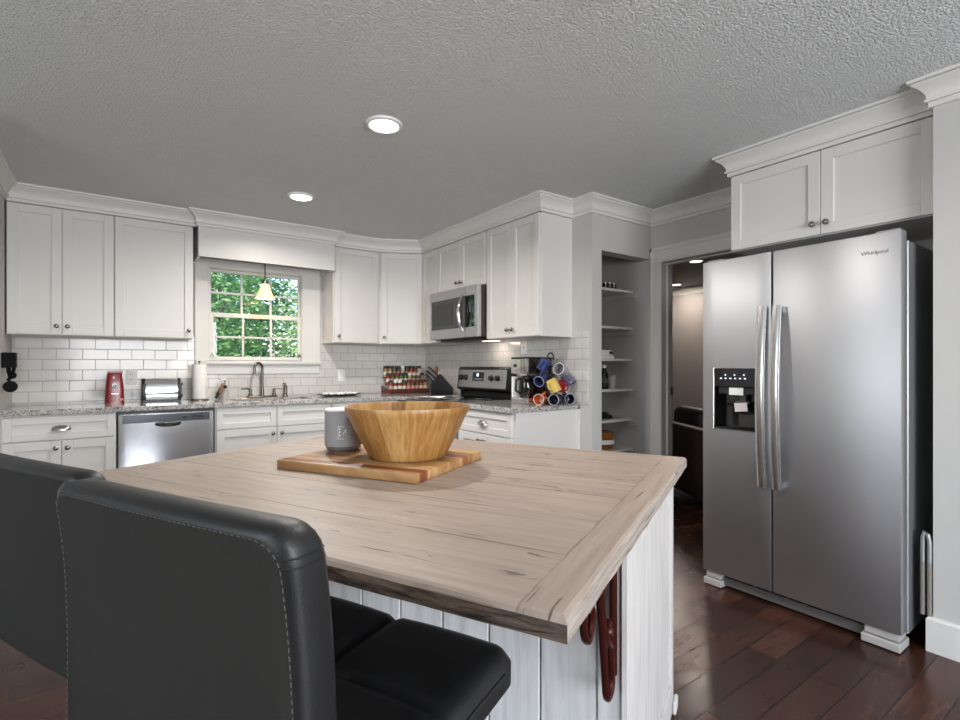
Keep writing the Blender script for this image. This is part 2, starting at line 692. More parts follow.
def thing(name, label, cat, loc=(0, 0, 0), rz=0.0, group=None):
    o = bpy.data.objects.new(name, None)
    o.empty_display_size = 0.05
    o.location = loc
    o.rotation_euler = (0, 0, rz)
    COL.objects.link(o)
    return tag(o, label, cat, group)


def struct(o):
    o['kind'] = 'structure'
    return o


def solo(name, mb, mat, label, cat, loc=(0, 0, 0), rz=0.0, group=None, angle=32):
    o = mb.build(name, mat, None, angle=angle)
    o.location = loc
    o.rotation_euler = (0, 0, rz)
    return tag(o, label, cat, group)


def copy_tree(o, parent=None):
    c = o.copy()
    COL.objects.link(c)
    if parent:
        c.parent = parent
    for ch in list(o.children):
        copy_tree(ch, c)
    return c


# ---------------------------------------------------------------- the room
XL, YB, XS, XR, YP = -0.59, 4.94, 2.805, 3.495, 2.525   # left wall, back wall, stove wall, right wall, pantry wall
XN, YN = 2.845, 0.645                                    # near wall beside the fridge and its end
CEIL = 2.44
CT = 0.935                                               # counter top


def sbox(name, mat, *boxes):
    mb = MB()
    for b in boxes:
        mb.box(*b)
    return struct(mb.build(name, M[mat]))


sbox('floor', 'floor', (-3.6, -3.1, -0.06, 7.4, 6.6, 0))
sbox('ceiling', 'ceil', (-3.6, -3.1, CEIL, 7.4, 5.08, CEIL + 0.08), (3.2, 5.08, CEIL, 7.4, 6.6, CEIL + 0.08))
# window opening in the back wall
WX0, WX1, WZ0, WZ1 = 0.655, 1.462, 1.262, 2.085
sbox('wall_back', 'wall', (-0.71, YB, 0, WX0, 5.08, CEIL), (WX1, YB, 0, 3.4, 5.08, CEIL), (WX0, YB, 0, WX1, 5.08, WZ0), (WX0, YB, WZ1, WX1, 5.08, CEIL))
sbox('wall_left', 'wall', (-0.71, 3.3, 0, XL, YB, CEIL))
sbox('wall_left_return', 'wall', (-3.6, 3.3, 0, -0.71, 3.42, CEIL))
# rear and side walls, each with a large window opening for the daylight
sbox('wall_rear', 'wall', (-3.6, -3.1, 0, -0.75, -2.98, CEIL), (1.95, -3.1, 0, 2.965, -2.98, CEIL), (-0.75, -3.1, 0, 1.95, -2.98, 0.45), (-0.75, -3.1, 2.25, 1.95, -2.98, CEIL))
sbox('wall_far_left', 'wall', (-3.6, -2.98, 0, -3.48, -0.55, CEIL), (-3.6, 1.75, 0, -3.48, 3.3, CEIL), (-3.6, -0.55, 0, -3.48, 1.75, 0.45), (-3.6, -0.55, 2.25, -3.48, 1.75, CEIL))
sbox('wall_stove', 'wall', (XS, YP, 0, 2.91, YB, CEIL))
sbox('wall_pantry_front', 'wall', (2.91, YP, 2.066, XR, 2.63, CEIL))
sbox('wall_pantry_back', 'wall', (2.91, 3.28, 0, XR, 3.4, CEIL))
DY0, DY1, DZ = 1.48, 2.437, 2.045
sbox('wall_right', 'wall', (XR, 0.530, 0, 3.615, DY0, CEIL), (XR, DY1, 0, 3.615, 3.4, CEIL), (XR, DY0, DZ, 3.615, DY1, CEIL))
sbox('wall_fridge_side', 'wall', (XN, 0.530, 0, XR, YN, CEIL))
sbox('wall_right_near', 'wall', (XN, -2.98, 0, 2.965, 0.530, CEIL))
sbox('wall_den_far', 'denwall', (7.25, 0.0, 0, 7.37, 6.6, CEIL))
sbox('wall_den_left', 'denwall', (3.495, 6.48, 0, 7.25, 6.6, CEIL), (3.4, 3.4, 0, 3.52, 6.6, CEIL))
sbox('wall_den_right', 'denwall', (3.615, 0.0, 0, 7.25, 0.12, CEIL))

# tiled backsplash
sbox('wall_back_tiles', 'tilex', (XL, YB - 0.008, CT + 0.001, 0.575, YB, 1.47), (1.62, YB - 0.008, CT + 0.001, XS, YB, 1.47), (0.575, YB - 0.008, CT + 0.001, 1.62, YB, 1.14))
sbox('wall_stove_tiles', 'tiley', (XS - 0.008, 2.56, CT + 0.001, XS, YB - 0.008, 1.47))

# crown moulding
CR = [(0, 2.322), (0.014, 2.322), (0.014, 2.343), (0.024, 2.345), (0.026, 2.354), (0.018, 2.358), (0.020, 2.372), (0.028, 2.388), (0.042, 2.405), (0.060, 2.417),
      (0.060, 2.424), (0.072, 2.428), (0.074, CEIL), (0, CEIL)]
struct(MB().sweep([(XL, 3.3), (XL, 4.625), (0.544, 4.625)], CR).build('trim_1', M['trimw']))
struct(MB().sweep([(1.646, 4.625), (2.10, 4.625), (2.478, 4.425), (2.478, 2.712), (XS, 2.712), (XS, YP), (XR, YP), (XR, 1.60)], CR).build('trim_2', M['trimw']))
struct(MB().sweep([(XR, 1.575), (2.938, 1.575), (2.938, YN), (XN, YN), (XN, -2.98)], CR).build('trim_3', M['trimw']))
struct(MB().sweep([(7.25, 6.48), (7.25, 0.12)], CR).build('trim_4', M['trimw']))
BB = [(0, 0), (0.020, 0), (0.020, 0.137), (0.013, 0.147), (0, 0.147)]
struct(MB().sweep([(2.955, YN), (XN, YN), (XN, -2.98)], BB).build('baseboard_right', M['trimw']))
struct(MB().sweep([(7.25, 6.48), (7.25, 0.12)], BB).build('baseboard_den', M['trimw']))

# doorway to the next room
dc = thing('door_1', '', '', (XR, DY1, 0))
del dc['label'], dc['category']
struct(dc)
X = Matrix.Translation((-XR, -DY1, 0))
mb = MB(X)
mb.box(XR - 0.018, DY1 - 0.003, 0, XR, 2.518, 2.135, 0.003)
mb.box(XR - 0.018, DY0 - 0.11, 0, XR, DY0 + 0.003, 2.135, 0.003)
mb.box(XR - 0.018, DY0 + 0.003, DZ - 0.003, XR, DY1 - 0.003, 2.135, 0.003)
mb.box(XR - 0.024, 2.497, 0, XR - 0.0, 2.519, 2.15, 0.004)
mb.box(XR - 0.024, DY0 - 0.11, 2.118, XR, 2.519, 2.15, 0.004)
mb.build('door_casing', M['trimw'], dc)
mb = MB(X)
mb.box(XR - 0.016, DY1 - 0.018, 0, 3.63, DY1 - 0.001, DZ, 0.002)
mb.box(XR - 0.016, DY0 + 0.001, 0, 3.63, DY0 + 0.018, DZ, 0.002)
mb.box(XR - 0.016, DY0 + 0.018, DZ - 0.018, 3.63, DY1 - 0.018, DZ - 0.001, 0.002)
mb.box(XR + 0.05, DY1 - 0.030, 0, 3.585, DY1 - 0.018, DZ - 0.018, 0.002)
mb.box(XR + 0.05, DY0 + 0.018, DZ - 0.030, 3.585, DY1 - 0.018, DZ - 0.018, 0.002)
mb.build('jamb', M['doorjamb'], dc)
mb = MB(X)
mb.box(3.600, DY1 - 0.021, 0.985, 3.628, DY1 - 0.017, 1.045)
mb.build('strike_plate', M['bronze'], dc)


# ---------------------------------------------------------------- kitchen window
win = struct(thing('window_1', '', '', (1.055, YB, WZ0)))
del win['label'], win['category']
X = Matrix.Translation((-1.055, -YB, -WZ0))
mb = MB(X)
mb.box(0.571, YB - 0.020, 1.245, 0.665, YB, 2.14, 0.004)
mb.box(1.457, YB - 0.020, 1.245, 1.628, YB, 2.14, 0.004)
mb.box(0.665, YB - 0.020, 2.072, 1.457, YB, 2.14, 0.004)
mb.box(0.560, YB - 0.028, 1.262, 0.574, YB, 2.14, 0.003)
mb.build('casing', M['trimw'], win)
mb = MB(X)
mb.box(0.56, YB - 0.048, 1.228, 1.628, YB + 0.06, 1.262, 0.006, 2)
mb.build('sill', M['trimw'], win)
mb = MB(X)
mb.box(0.575, YB - 0.018, 1.142, 1.62, YB - 0.001, 1.228, 0.004)
mb.build('apron', M['trimw'], win)
mb = MB(X)
mb.box(WX0, YB, WZ0, 0.675, 5.07, WZ1)
mb.box(1.452, YB, WZ0, WX1, 5.07, WZ1)
mb.box(0.675, YB, 2.066, 1.452, 5.07, WZ1)
mb.box(0.675, YB + 0.06, WZ0, 1.452, 5.07, 1.272)
mb.build('frame', M['trimw'], win)


def sash(y, z0, z1, st, rb, rt):
    mb = MB(X)
    x0, x1 = 0.676, 1.451
    mb.box(x0, y, z0, x0 + st, y + 0.03, z1, 0.003)
    mb.box(x1 - st, y, z0, x1, y + 0.03, z1, 0.003)
    mb.box(x0 + st, y, z0, x1 - st, y + 0.03, z0 + rb, 0.003)
    mb.box(x0 + st, y, z1 - rt, x1 - st, y + 0.03, z1, 0.003)
    gx0, gx1, gz0, gz1 = x0 + st, x1 - st, z0 + rb, z1 - rt
    for k in (1, 2):
        cx = gx0 + (gx1 - gx0) * k / 3
        mb.box(cx - 0.009, y + 0.006, gz0, cx + 0.009, y + 0.024, gz1, 0.002)
    cz = (gz0 + gz1) / 2
    mb.box(gx0, y + 0.006, cz - 0.009, gx1, y + 0.024, cz + 0.009, 0.002)
    f = mb.build('sash', M['trimw'], win)
    g = MB(X).box(gx0, y + 0.013, gz0, gx1, y + 0.017, gz1).build('pane', M['glass'], f)
    return f


sash(YB + 0.045, 1.655, 2.065, 0.016, 0.028, 0.026)
lo = sash(YB + 0.010, 1.264, 1.683, 0.030, 0.034, 0.040)
for lx in (0.694, 1.434):
    MB(X).prism([(lx - 0.016, 1.298), (lx + 0.016, 1.298), (lx, 1.335)], 'y', YB - 0.004, YB + 0.010).build('tilt_latch', M['bronze'], lo)

# the two big windows behind the photographer (openings, frames and glass)
for nm, ax, lo_, hi_, pos in (('window_2', 'y', -0.75, 1.95, -3.04), ('window_3', 'x', -0.55, 1.75, -3.54)):
    w = struct(thing(nm, '', '', (0.6, pos, 0.45) if ax == 'y' else (pos, 0.6, 0.45)))
    del w['label'], w['category']
    o = Vector(w.location)
    mb, gb = MB(Matrix.Translation(-o)), MB(Matrix.Translation(-o))
    for (a0, a1, z0, z1) in ((lo_, lo_ + 0.06, 0.45, 2.25), (hi_ - 0.06, hi_, 0.45, 2.25), (lo_, hi_, 0.45, 0.51), (lo_, hi_, 2.19, 2.25), ((lo_ + hi_) / 2 - 0.03, (lo_ + hi_) / 2 + 0.03, 0.45, 2.25)):
        if ax == 'y':
            mb.box(a0, pos - 0.03, z0, a1, pos + 0.03, z1)
        else:
            mb.box(pos - 0.03, a0, z0, pos + 0.03, a1, z1)
    if ax == 'y':
        gb.box(lo_, pos - 0.003, 0.45, hi_, pos + 0.003, 2.25)
    else:
        gb.box(pos - 0.003, lo_, 0.45, pos + 0.003, hi_, 2.25)
    mb.build('frame', M['trimw'], w)
    gb.build('pane', M['glass'], w)


# ---------------------------------------------------------------- cabinets
def shaker(x0, x1, z0, z1, stile=0.057, t=0.020, y=0.0):
    """five-piece door in the cabinet's local frame, its back at y, front at y - t"""
    mb = MB()
    b = 0.0018
    mb.box(x0, y - t, z0, x0 + stile, y, z1, b)
    mb.box(x1 - stile, y - t, z0, x1, y, z1, b)
    mb.box(x0 + stile, y - t, z0, x1 - stile, y, z0 + stile, b)
    mb.box(x0 + stile, y - t, z1 - stile, x1 - stile, y, z1, b)
    mb.box(x0 + stile - 0.004, y - t + 0.010, z0 + stile - 0.004, x1 - stile + 0.004, y - 0.002, z1 - stile + 0.004)
    return mb


def knob(parent, x, z, y=-0.020):
    mb = MB()
    mb.lathe([(0, 0), (0.009, 0), (0.006, 0.004), (0.005, 0.014), (0.012, 0.018), (0.0155, 0.024), (0.014, 0.030), (0.007, 0.034), (0, 0.035)], (x, y, z), 18, (0, -1, 0))
    return mb.build('knob', M['knob'], parent)


def cup_pull(parent, x, z, y=-0.020):
    mb = MB()
    V, F = [], []
    nu, nv = 16, 8
    for i in range(nu + 1):
        u = PI * i / nu
        for j in range(nv + 1):
            v = (PI / 2) * j / nv
            V.append((x + 0.052 * math.cos(u), y - 0.001 - 0.027 * math.sin(u) ** 0.8 * math.sin(v), z - 0.012 + 0.033 * math.sin(u) ** 0.6 * math.cos(v) if 0 < i < nu else z - 0.012))
    for i in range(nu):
        for j in range(nv):
            a = i * (nv + 1) + j
            F.append((a, a + 1, a + nv + 2, a + nv + 1))
    mb.raw(V, F)
    o = mb.build('cup_pull', M['nickel'], parent)
    md = o.modifiers.new('thickness', 'SOLIDIFY')
    md.thickness = 0.002
    return o


def cabinet(name, label, loc, rz, w, z0, z1, depth, doors=(), drawers=(), toe=0.0, group=None, x0=0.0, end_panel=None):
    """doors: (x0, x1, z0, z1, knob or None); drawers: (x0, x1, z0, z1, pull kind)"""
    t = thing(name, label, 'cabinet', (loc[0], loc[1], 0), rz, group)
    mb = MB()
    if toe:
        mb.box(x0, 0.07, 0, w, depth, toe)
    mb.box(x0, 0, z0 + (toe if z0 == 0 else 0), w, depth, z1, 0.0015)
    mb.build('carcass', M['cab'], t)
    for a, b, c, d, k in doors:
        dr = shaker(a, b, c, d).build('door', M['cab'], t)
        if k:
            knob(dr, *k)
    for a, b, c, d, k in drawers:
        dr = shaker(a, b, c, d, 0.046).build('drawer', M['cab'], t)
        if k == 'cup':
            cup_pull(dr, (a + b) / 2, (c + d) / 2 - 0.004)
    return t


g = 0.0025
FY = 4.635     # back-wall upper face frames
ZU0, ZU1, DT = 1.432, 2.322, 2.318
UG = 'white shaker wall cabinets'
cabinet('wall_cabinet', 'white double-door wall cabinet at far left above the red can opener', (-0.583, FY), 0, 0.588, ZU0, ZU1, YB - FY - 0.001,
        doors=[(0.004, 0.290, ZU0 + 0.004, DT, (0.262, ZU0 + 0.062)), (0.293, 0.584, ZU0 + 0.004, DT, (0.322, ZU0 + 0.062))], group=UG)
cabinet('wall_cabinet', 'wide white single-door wall cabinet just left of the window, above the toaster', (0.006, FY), 0, 0.510, ZU0, ZU1, YB - FY - 0.001,
        doors=[(0.004, 0.506, ZU0 + 0.004, DT, (0.476, ZU0 + 0.062))], group=UG)
cabinet('wall_cabinet', 'white single-door wall cabinet just right of the window', (1.654, FY), 0, 0.446, ZU0, ZU1, YB - FY - 0.001,
        doors=[(0.008, 0.440, ZU0 + 0.004, DT, (0.040, ZU0 + 0.062))], group=UG)
# corner unit set across the corner
ang = math.atan2(4.435 - 4.635, 2.49 - 2.10)
cw = math.hypot(0.39, 0.20)
ct = thing('corner_wall_cabinet', 'white wall cabinet set at an angle across the corner above the spice rack', 'cabinet', (2.10, 4.635, 0), ang, UG)
mb = MB(Matrix.Rotation(-ang, 4, 'Z') @ Matrix.Translation((-2.10, -4.635, 0)))
mb.prism([(2.101, 4.6355), (2.489, 4.436), (2.803, 4.436), (2.803, YB - 0.009), (2.101, YB - 0.009)], 'z', ZU0, ZU1)
mb.build('carcass', M['cab'], ct)
d_ = shaker(0.030, cw - 0.012, ZU0 + 0.004, DT).build('door', M['cab'], ct)
knob(d_, 0.062, ZU0 + 0.062)
# stove wall, facing -x: local x runs towards the camera (-y)
SX = 2.49
cabinet('wall_cabinet', 'narrow white wall cabinet squeezed between the corner unit and the microwave', (SX, 4.432), -PI / 2, 0.292, ZU0, ZU1, XS - SX - 0.001,
        doors=[(0.010, 0.288, ZU0 + 0.004, DT, None)], group=UG)
cabinet('wall_cabinet', 'short white double-door wall cabinet right above the microwave', (SX, 4.137), -PI / 2, 0.780, 1.885, ZU1, XS - SX - 0.001,
        doors=[(0.003, 0.388, 1.889, DT, (0.358, 1.945)), (0.391, 0.777, 1.889, DT, (0.421, 1.945))], group=UG)
cabinet('wall_cabinet', 'tall white double-door wall cabinet right of the microwave above the coffee maker', (SX, 3.354), -PI / 2, 0.638, ZU0, ZU1, XS - SX - 0.001,
        doors=[(0.003, 0.315, ZU0 + 0.004, DT, (0.286, ZU0 + 0.062)), (0.318, 0.630, ZU0 + 0.004, DT, (0.347, ZU0 + 0.062))], group=UG)
# over the fridge
cabinet('fridge_top_cabinet', 'white double-door cabinet hanging above the stainless fridge', (2.95, 1.573), -PI / 2, 0.926, 1.885, ZU1, XR - 2.95 - 0.001,
        doors=[(0.003, 0.466, 1.889, DT, (0.436, 1.943)), (0.469, 0.922, 1.889, DT, (0.499, 1.943))], group=UG)

# window valance with its crown
va = thing('window_valance', 'white boxed valance board above the kitchen window', 'valance', (1.10, 4.57, 2.085))
X = Matrix.Translation((-1.10, -4.57, -2.085))
mb = MB(X)
mb.box(0.545, 4.568, 2.085, 1.645, 4.588, CEIL - 0.001, 0.002)
for xx in (0.545, 1.627):
    mb.box(xx, 4.588, 2.085, xx + 0.018, YB - 0.021, CEIL - 0.001)
mb.build('board', M['cab'], va)
mb = MB(X)
mb.sweep([(0.545, 4.634), (0.545, 4.567), (1.645, 4.567), (1.645, 4.634)], CR)
mb.build('crown', M['trimw'], va)

# base cabinets
BY = 4.34
ZB = 0.90
BG = 'white shaker base cabinets'
cabinet('base_cabinet', 'white base cabinet left of the dishwasher with one wide drawer over two doors', (-0.586, BY), 0, 0.602, 0, ZB - 0.001, 0.598,
        doors=[(0.020, 0.309, 0.11, 0.730, (0.282, 0.682)), (0.312, 0.598, 0.11, 0.730, (0.342, 0.682))],
        drawers=[(0.020, 0.598, 0.736, 0.888, 'cup')], toe=0.10, group=BG)
cabinet('sink_base_cabinet', 'white base cabinet under the sink with two false drawer fronts', (0.628, BY), 0, 0.90, 0, ZB - 0.001, 0.07,
        doors=[(0.010, 0.446, 0.11, 0.724, (0.415, 0.676)), (0.452, 0.892, 0.11, 0.724, (0.484, 0.676))],
        drawers=[(0.010, 0.446, 0.730, 0.888, None), (0.452, 0.892, 0.730, 0.888, None)], toe=0.10, group=BG)
cabinet('corner_base_cabinet', 'white base cabinet in the far corner right of the sink, behind the wooden bowl', (1.530, BY), 0, 0.638, 0, ZB - 0.001, 0.598,
        doors=[(0.008, 0.56, 0.11, 0.724, (0.520, 0.676))], drawers=[(0.008, 0.56, 0.730, 0.888, 'cup')], toe=0.10, group=BG)
rb = cabinet('base_cabinet', 'white base cabinet right of the range with one cup-pull drawer over two doors', (2.19, 3.318), -PI / 2, 0.672, 0, ZB - 0.001, 0.612,
             doors=[(0.006, 0.326, 0.11, 0.724, (0.296, 0.676)), (0.330, 0.652, 0.11, 0.724, (0.360, 0.676))],
             drawers=[(0.006, 0.652, 0.730, 0.888, 'cup')], toe=0.10, group=BG)
mb = MB()
mb.box(0.6725, 0.0, 0.0, 0.678, 0.610, ZB - 0.001)
mb.box(0.674, 0.595, 0.0, 0.686, 0.612, ZB - 0.001, 0.002)
mb.build('end_panel', M['cab'], rb)

# granite
SX0, SX1, SY0, SY1 = 0.80, 1.42, 4.44, 4.80
ctop = thing('countertop', 'speckled grey granite worktop along the window wall and round the corner to the range', 'countertop', (0.8, 4.6, ZB))
X = Matrix.Translation((-0.8, -4.6, -ZB))
mb = MB(X)
b = 0.003
mb.box(XL + 0.001, 4.305, ZB, SX0, YB - 0.009, CT, b)
mb.box(SX1, 4.305, ZB, 2.165, YB - 0.009, CT, b)
mb.box(SX0, 4.305, ZB, SX1, SY0, CT, b)
mb.box(SX0, SY1, ZB, SX1, YB - 0.009, CT, b)
mb.box(2.165, 4.118, ZB, XS - 0.009, YB - 0.009, CT, b)
mb.build('slab', M['granite'], ctop)
solo('countertop', MB(Matrix.Translation((-2.47, -2.97, -ZB))).box(2.15, 2.634, ZB, XS - 0.009, 3.322, CT, 0.003), M['granite'],
     'short speckled grey granite worktop right of the range under the coffee maker', 'countertop', (2.47, 2.97, ZB))

# sink set under the granite
X = Matrix.Translation((-1.11, -4.62, -0.72))
sk = thing('sink', 'stainless undermount sink in the granite below the window', 'sink', (1.11, 4.62, 0.72))
mb = MB(X)
mb.box(SX0 - 0.012, SY0 - 0.012, 0.72, SX1 + 0.012, SY1 + 0.012, 0.725)
mb.box(SX0 - 0.012, SY0 - 0.012, 0.725, SX0 - 0.002, SY1 + 0.012, ZB - 0.001)
mb.box(SX1 + 0.002, SY0 - 0.012, 0.725, SX1 + 0.012, SY1 + 0.012, ZB - 0.001)
mb.box(SX0 - 0.002, SY0 - 0.012, 0.725, SX1 + 0.002, SY0 - 0.002, ZB - 0.001)
mb.box(SX0 - 0.002, SY1 + 0.002, 0.725, SX1 + 0.002, SY1 + 0.012, ZB - 0.001)
mb.build('basin', M['steelbowl'], sk)
MB(X).lathe([(0, 0.002), (0.030, 0.003), (0.042, 0.004), (0.044, 0)], (1.11, 4.62, 0.725), 20).build('drain', M['chrome'], sk)


# ---------------------------------------------------------------- faucet and things round the sink
fa = thing('faucet', 'dark nickel gooseneck faucet with two lever handles behind the sink', 'faucet', (1.085, 4.855, CT))
mb = MB()
mb.box(-0.125, -0.026, 0, 0.125, 0.026, 0.014, 0.006, 2)
mb.build('deck_plate', M['bronze'], fa)
pts = [(0, 0, 0.01), (0, 0, 0.255)]
for k in range(1, 13):
    a_ = PI * 1.06 * k / 12
    r_ = 0.040
    pts.append((-(r_ - r_ * math.cos(a_)) * 0.92, -(r_ - r_ * math.cos(a_)) * 0.42, 0.255 + r_ * 1.35 * math.sin(a_)))
pts.append((pts[-1][0] - 0.002, pts[-1][1] - 0.002, 0.205))
mb = MB().tube(pts, 0.0105, 12)
mb.cyl((0, 0, 0.012), (0, 0, 0.095), 0.0165, 16, 0.0135)
mb.build('spout', M['bronze'], fa)
for sgn in (-1, 1):
    mb = MB()
    mb.lathe([(0, 0), (0.021, 0), (0.019, 0.01), (0.012, 0.03), (0.014, 0.052), (0.010, 0.064), (0, 0.068)], (sgn * 0.10, 0, 0.012), 16)
    mb.tube([(sgn * 0.10, 0, 0.070), (sgn * 0.125, -0.004, 0.082), (sgn * 0.178, -0.01, 0.080)], [0.008, 0.007, 0.006], 8)
    mb.build('lever_handle', M['bronze'], fa)
sd = thing('soap_dispenser', 'dark nickel soap dispenser pump right of the faucet', 'soap dispenser', (1.285, 4.86, CT))
mb = MB().lathe([(0, 0), (0.024, 0), (0.022, 0.012), (0.017, 0.018), (0.017, 0.095), (0.012, 0.108), (0, 0.110)], (0, 0, 0), 18)
mb.build('body', M['bronze'], sd)
mb = MB().cyl((0, 0, 0.108), (0, 0, 0.125), 0.006, 10).tube([(0, 0, 0.122), (-0.02, -0.02, 0.124), (-0.03, -0.03, 0.116)], 0.005, 8)
mb.build('pump', M['bronze'], sd)

sb = thing('soap_bottle', 'clear soap bottle with a silver pump left of the faucet', 'bottle', (0.775, 4.83, CT))
MB().lathe([(0, 0), (0.030, 0), (0.032, 0.01), (0.032, 0.085), (0.014, 0.112), (0.012, 0.125), (0, 0.125)], (0, 0, 0), 18).build('bottle_body', plain('soap_clear', (188, 182, 172), 0.12), sb)
MB().cyl((0, 0, 0.125), (0, 0, 0.165), 0.006, 8).box(-0.035, -0.008, 0.163, 0.014, 0.008, 0.176, 0.003).build('pump', M['nickel'], sb)
br = thing('dish_brush', 'dish brush with black and wooden handle leaning on the soap bottle', 'brush', (0.730, 4.80, CT))
MB().tube([(-0.030, -0.01, 0.012), (-0.005, 0.0, 0.055), (0.015, 0.006, 0.10)], [0.012, 0.014, 0.010], 10).build('handle', M['black'], br)
MB().tube([(0.0, -0.016, 0.050), (0.018, -0.012, 0.105), (0.024, -0.008, 0.14)], [0.012, 0.011, 0.006], 10).build('neck', M['spoonwood'], br)
MB().ball((0.040, -0.020, 0.105), 0.016, 12).build('brush_head', M['black'], br)
dh = thing('serving_dish', 'flat dark oval dish of white bumpy contents on the granite right of the sink', 'dish', (1.74, 4.70, CT))
mb = MB(Matrix.Diagonal((1.0, 0.62, 1, 1))).lathe([(0, 0.001), (0.14, 0.001), (0.205, 0.013), (0.212, 0.017), (0.205, 0.018), (0.14, 0.007), (0, 0.006)], (0, 0, 0), 36)
mb.build('dish_body', M['black'], dh)
mb = MB()
for k in range(70):
    a_, r_ = random.uniform(0, 2 * PI), 0.165 * math.sqrt(random.random())
    mb.ball((r_ * math.cos(a_), r_ * math.sin(a_) * 0.6, 0.019 + random.uniform(0, 0.006)), random.uniform(0.008, 0.012), 8)
pb = mb.build('filling', M['white'], dh)
pb['kind'] = 'stuff'

# can opener
co = thing('can_opener', 'red electric can opener standing on the granite left of the toaster', 'can opener', (0.008, 4.80, CT))
mb = MB()
V = []
for z, wx, wy in ((0, 0.068, 0.052), (0.02, 0.068, 0.052), (0.12, 0.064, 0.048), (0.215, 0.052, 0.042), (0.232, 0.048, 0.038)):
    V.append((z, wx, wy))
verts, faces = [], []
seg = 24
for z, wx, wy in V:
    for k in range(seg):
        a_ = 2 * PI * k / seg
        c_, s_ = math.cos(a_), math.sin(a_)
        verts.append((wx * math.copysign(abs(c_) ** 0.4, c_), wy * math.copysign(abs(s_) ** 0.4, s_), z))
for r_ in range(len(V) - 1):
    for k in range(seg):
        faces.append((r_ * seg + k, r_ * seg + (k + 1) % seg, (r_ + 1) * seg + (k + 1) % seg, (r_ + 1) * seg + k))
faces.append(tuple(range(seg))[::-1])
faces.append(tuple(range((len(V) - 1) * seg, len(V) * seg)))
mb.raw(verts, faces)
mb.build('housing', M['red'], co)
co.scale = (0.9, 0.9, 1)
MB().box(-0.05, -0.048, 0.226, 0.056, 0.0, 0.240, 0.004).build('lever', M['red'], co)
MB().lathe([(0, 0.004), (0.016, 0.004), (0.016, 0)], (0.0, -0.049, 0.135), 14, (0, -1, 0)).box(-0.007, -0.058, 0.105, 0.009, -0.048, 0.150, 0.003).build('cutter', M['chrome'], co)
MB().lathe([(0, 0.004), (0.006, 0.003), (0.007, 0)], (-0.006, -0.045, 0.192), 12, (0, -1, 0)).lathe([(0, 0.012), (0.004, 0)], (-0.006, -0.044, 0.198), 8).build('bolt', M['white'], co)
MB().box(-0.022, -0.0535, 0.068, 0.026, -0.051, 0.074).build('badge', M['nickel'], co)
MB().box(0.038, -0.0545, 0.018, 0.062, -0.051, 0.034, 0.001).build('sticker', plain('pink_sticker', (214, 150, 150), 0.5), co)

# toaster
to = thing('toaster', 'chrome toaster with black ends on the granite under the single-door cabinet', 'toaster', (0.312, 4.79, CT))
to.scale = (0.90, 0.9, 0.97)
mb = MB()
mb.prism([(-0.070, 0.018), (0.070, 0.018), (0.074, 0.05), (0.074, 0.135), (0.060, 0.172), (0.035, 0.182), (-0.035, 0.182), (-0.060, 0.172), (-0.074, 0.135), (-0.074, 0.05)], 'x', -0.118, 0.118)
mb.build('chrome_shell', M['chrome'], to)
for s_ in (-1, 1):
    mb = MB()
    x0, x1 = sorted((s_ * 0.118, s_ * 0.148))
    mb.prism([(-0.074, 0.008), (0.074, 0.008), (0.080, 0.05), (0.080, 0.14), (0.062, 0.178), (0.036, 0.188), (-0.036, 0.188), (-0.062, 0.178), (-0.080, 0.14), (-0.080, 0.05)], 'x', x0, x1, 0.004)
    mb.build('end_cap', M['black'], to)
MB().box(-0.146, -0.076, 0, 0.146, 0.076, 0.017, 0.003).build('base', M['black'], to)
MB().box(-0.105, -0.032, 0.1821, 0.105, -0.008, 0.184).box(-0.105, 0.008, 0.1821, 0.105, 0.032, 0.184).build('bread_slots', M['black'], to)
MB().box(0.148, -0.02, 0.13, 0.166, 0.02, 0.150, 0.004).build('push_lever', M['black'], to)
MB().lathe([(0, 0.014), (0.012, 0.014), (0.013, 0)], (0.148, -0.02, 0.045), 14, (1, 0, 0)).build('dial', M['black'], to)

# paper towels
pt = thing('paper_towel_holder', 'upright paper towel holder with a white roll left of the sink', 'paper towels', (0.578, 4.78, CT))
MB().lathe([(0, 0), (0.070, 0), (0.070, 0.006), (0.06, 0.010), (0, 0.011)], (0, 0, 0), 28).build('base', M['bronze'], pt)
MB().cyl((0, 0, 0.01), (0, 0, 0.312), 0.005, 10).ball((0, 0, 0.315), 0.009, 10).build('rod', M['bronze'], pt)
MB().lathe([(0.020, 0.012), (0.053, 0.012), (0.054, 0.015), (0.054, 0.292), (0.053, 0.295), (0.020, 0.295), (0.020, 0.012)], (0, 0, 0), 36).build('towel_roll', M['paper'], pt)

# outlets
for nm, ox, oz, lab in (('wall_outlet', 0.118, 1.128, 'white wall outlet on the tiles between can opener and toaster'), ('wall_switch', 1.842, 1.122, 'white switch plate on the tiles right of the window')):
    ot = thing(nm, lab, 'outlet', (ox, YB - 0.008, oz))
    MB().box(-0.038, -0.006, -0.060, 0.038, 0, 0.060, 0.003, 2).build('plate', M['white'], ot)
    mb = MB()
    if nm == 'wall_outlet':
        for dz in (-0.022, 0.022):
            mb = MB()
            mb.lathe([(0, 0.002), (0.015, 0.002), (0.016, 0)], (0, -0.006, dz), 16, (0, -1, 0))
            so_ = mb.build('socket_face', M['white'], ot)
            for dx in (-0.006, 0.006):
                MB().box(dx - 0.0016, -0.0086, dz - 0.006, dx + 0.0016, -0.0079, dz + 0.006).build('slot', M['darkgrey'], so_)
    else:
        mb.box(-0.016, -0.010, -0.032, 0.016, -0.006, 0.032, 0.002).build('rocker', M['white'], ot)
ot = thing('wall_outlet', 'white wall outlet on the side tiles above the coffee maker', 'outlet', (XS - 0.008, 3.265, 1.372), -PI / 2)
MB().box(-0.036, -0.006, -0.055, 0.036, 0, 0.055, 0.003, 2).build('plate', M['white'], ot)
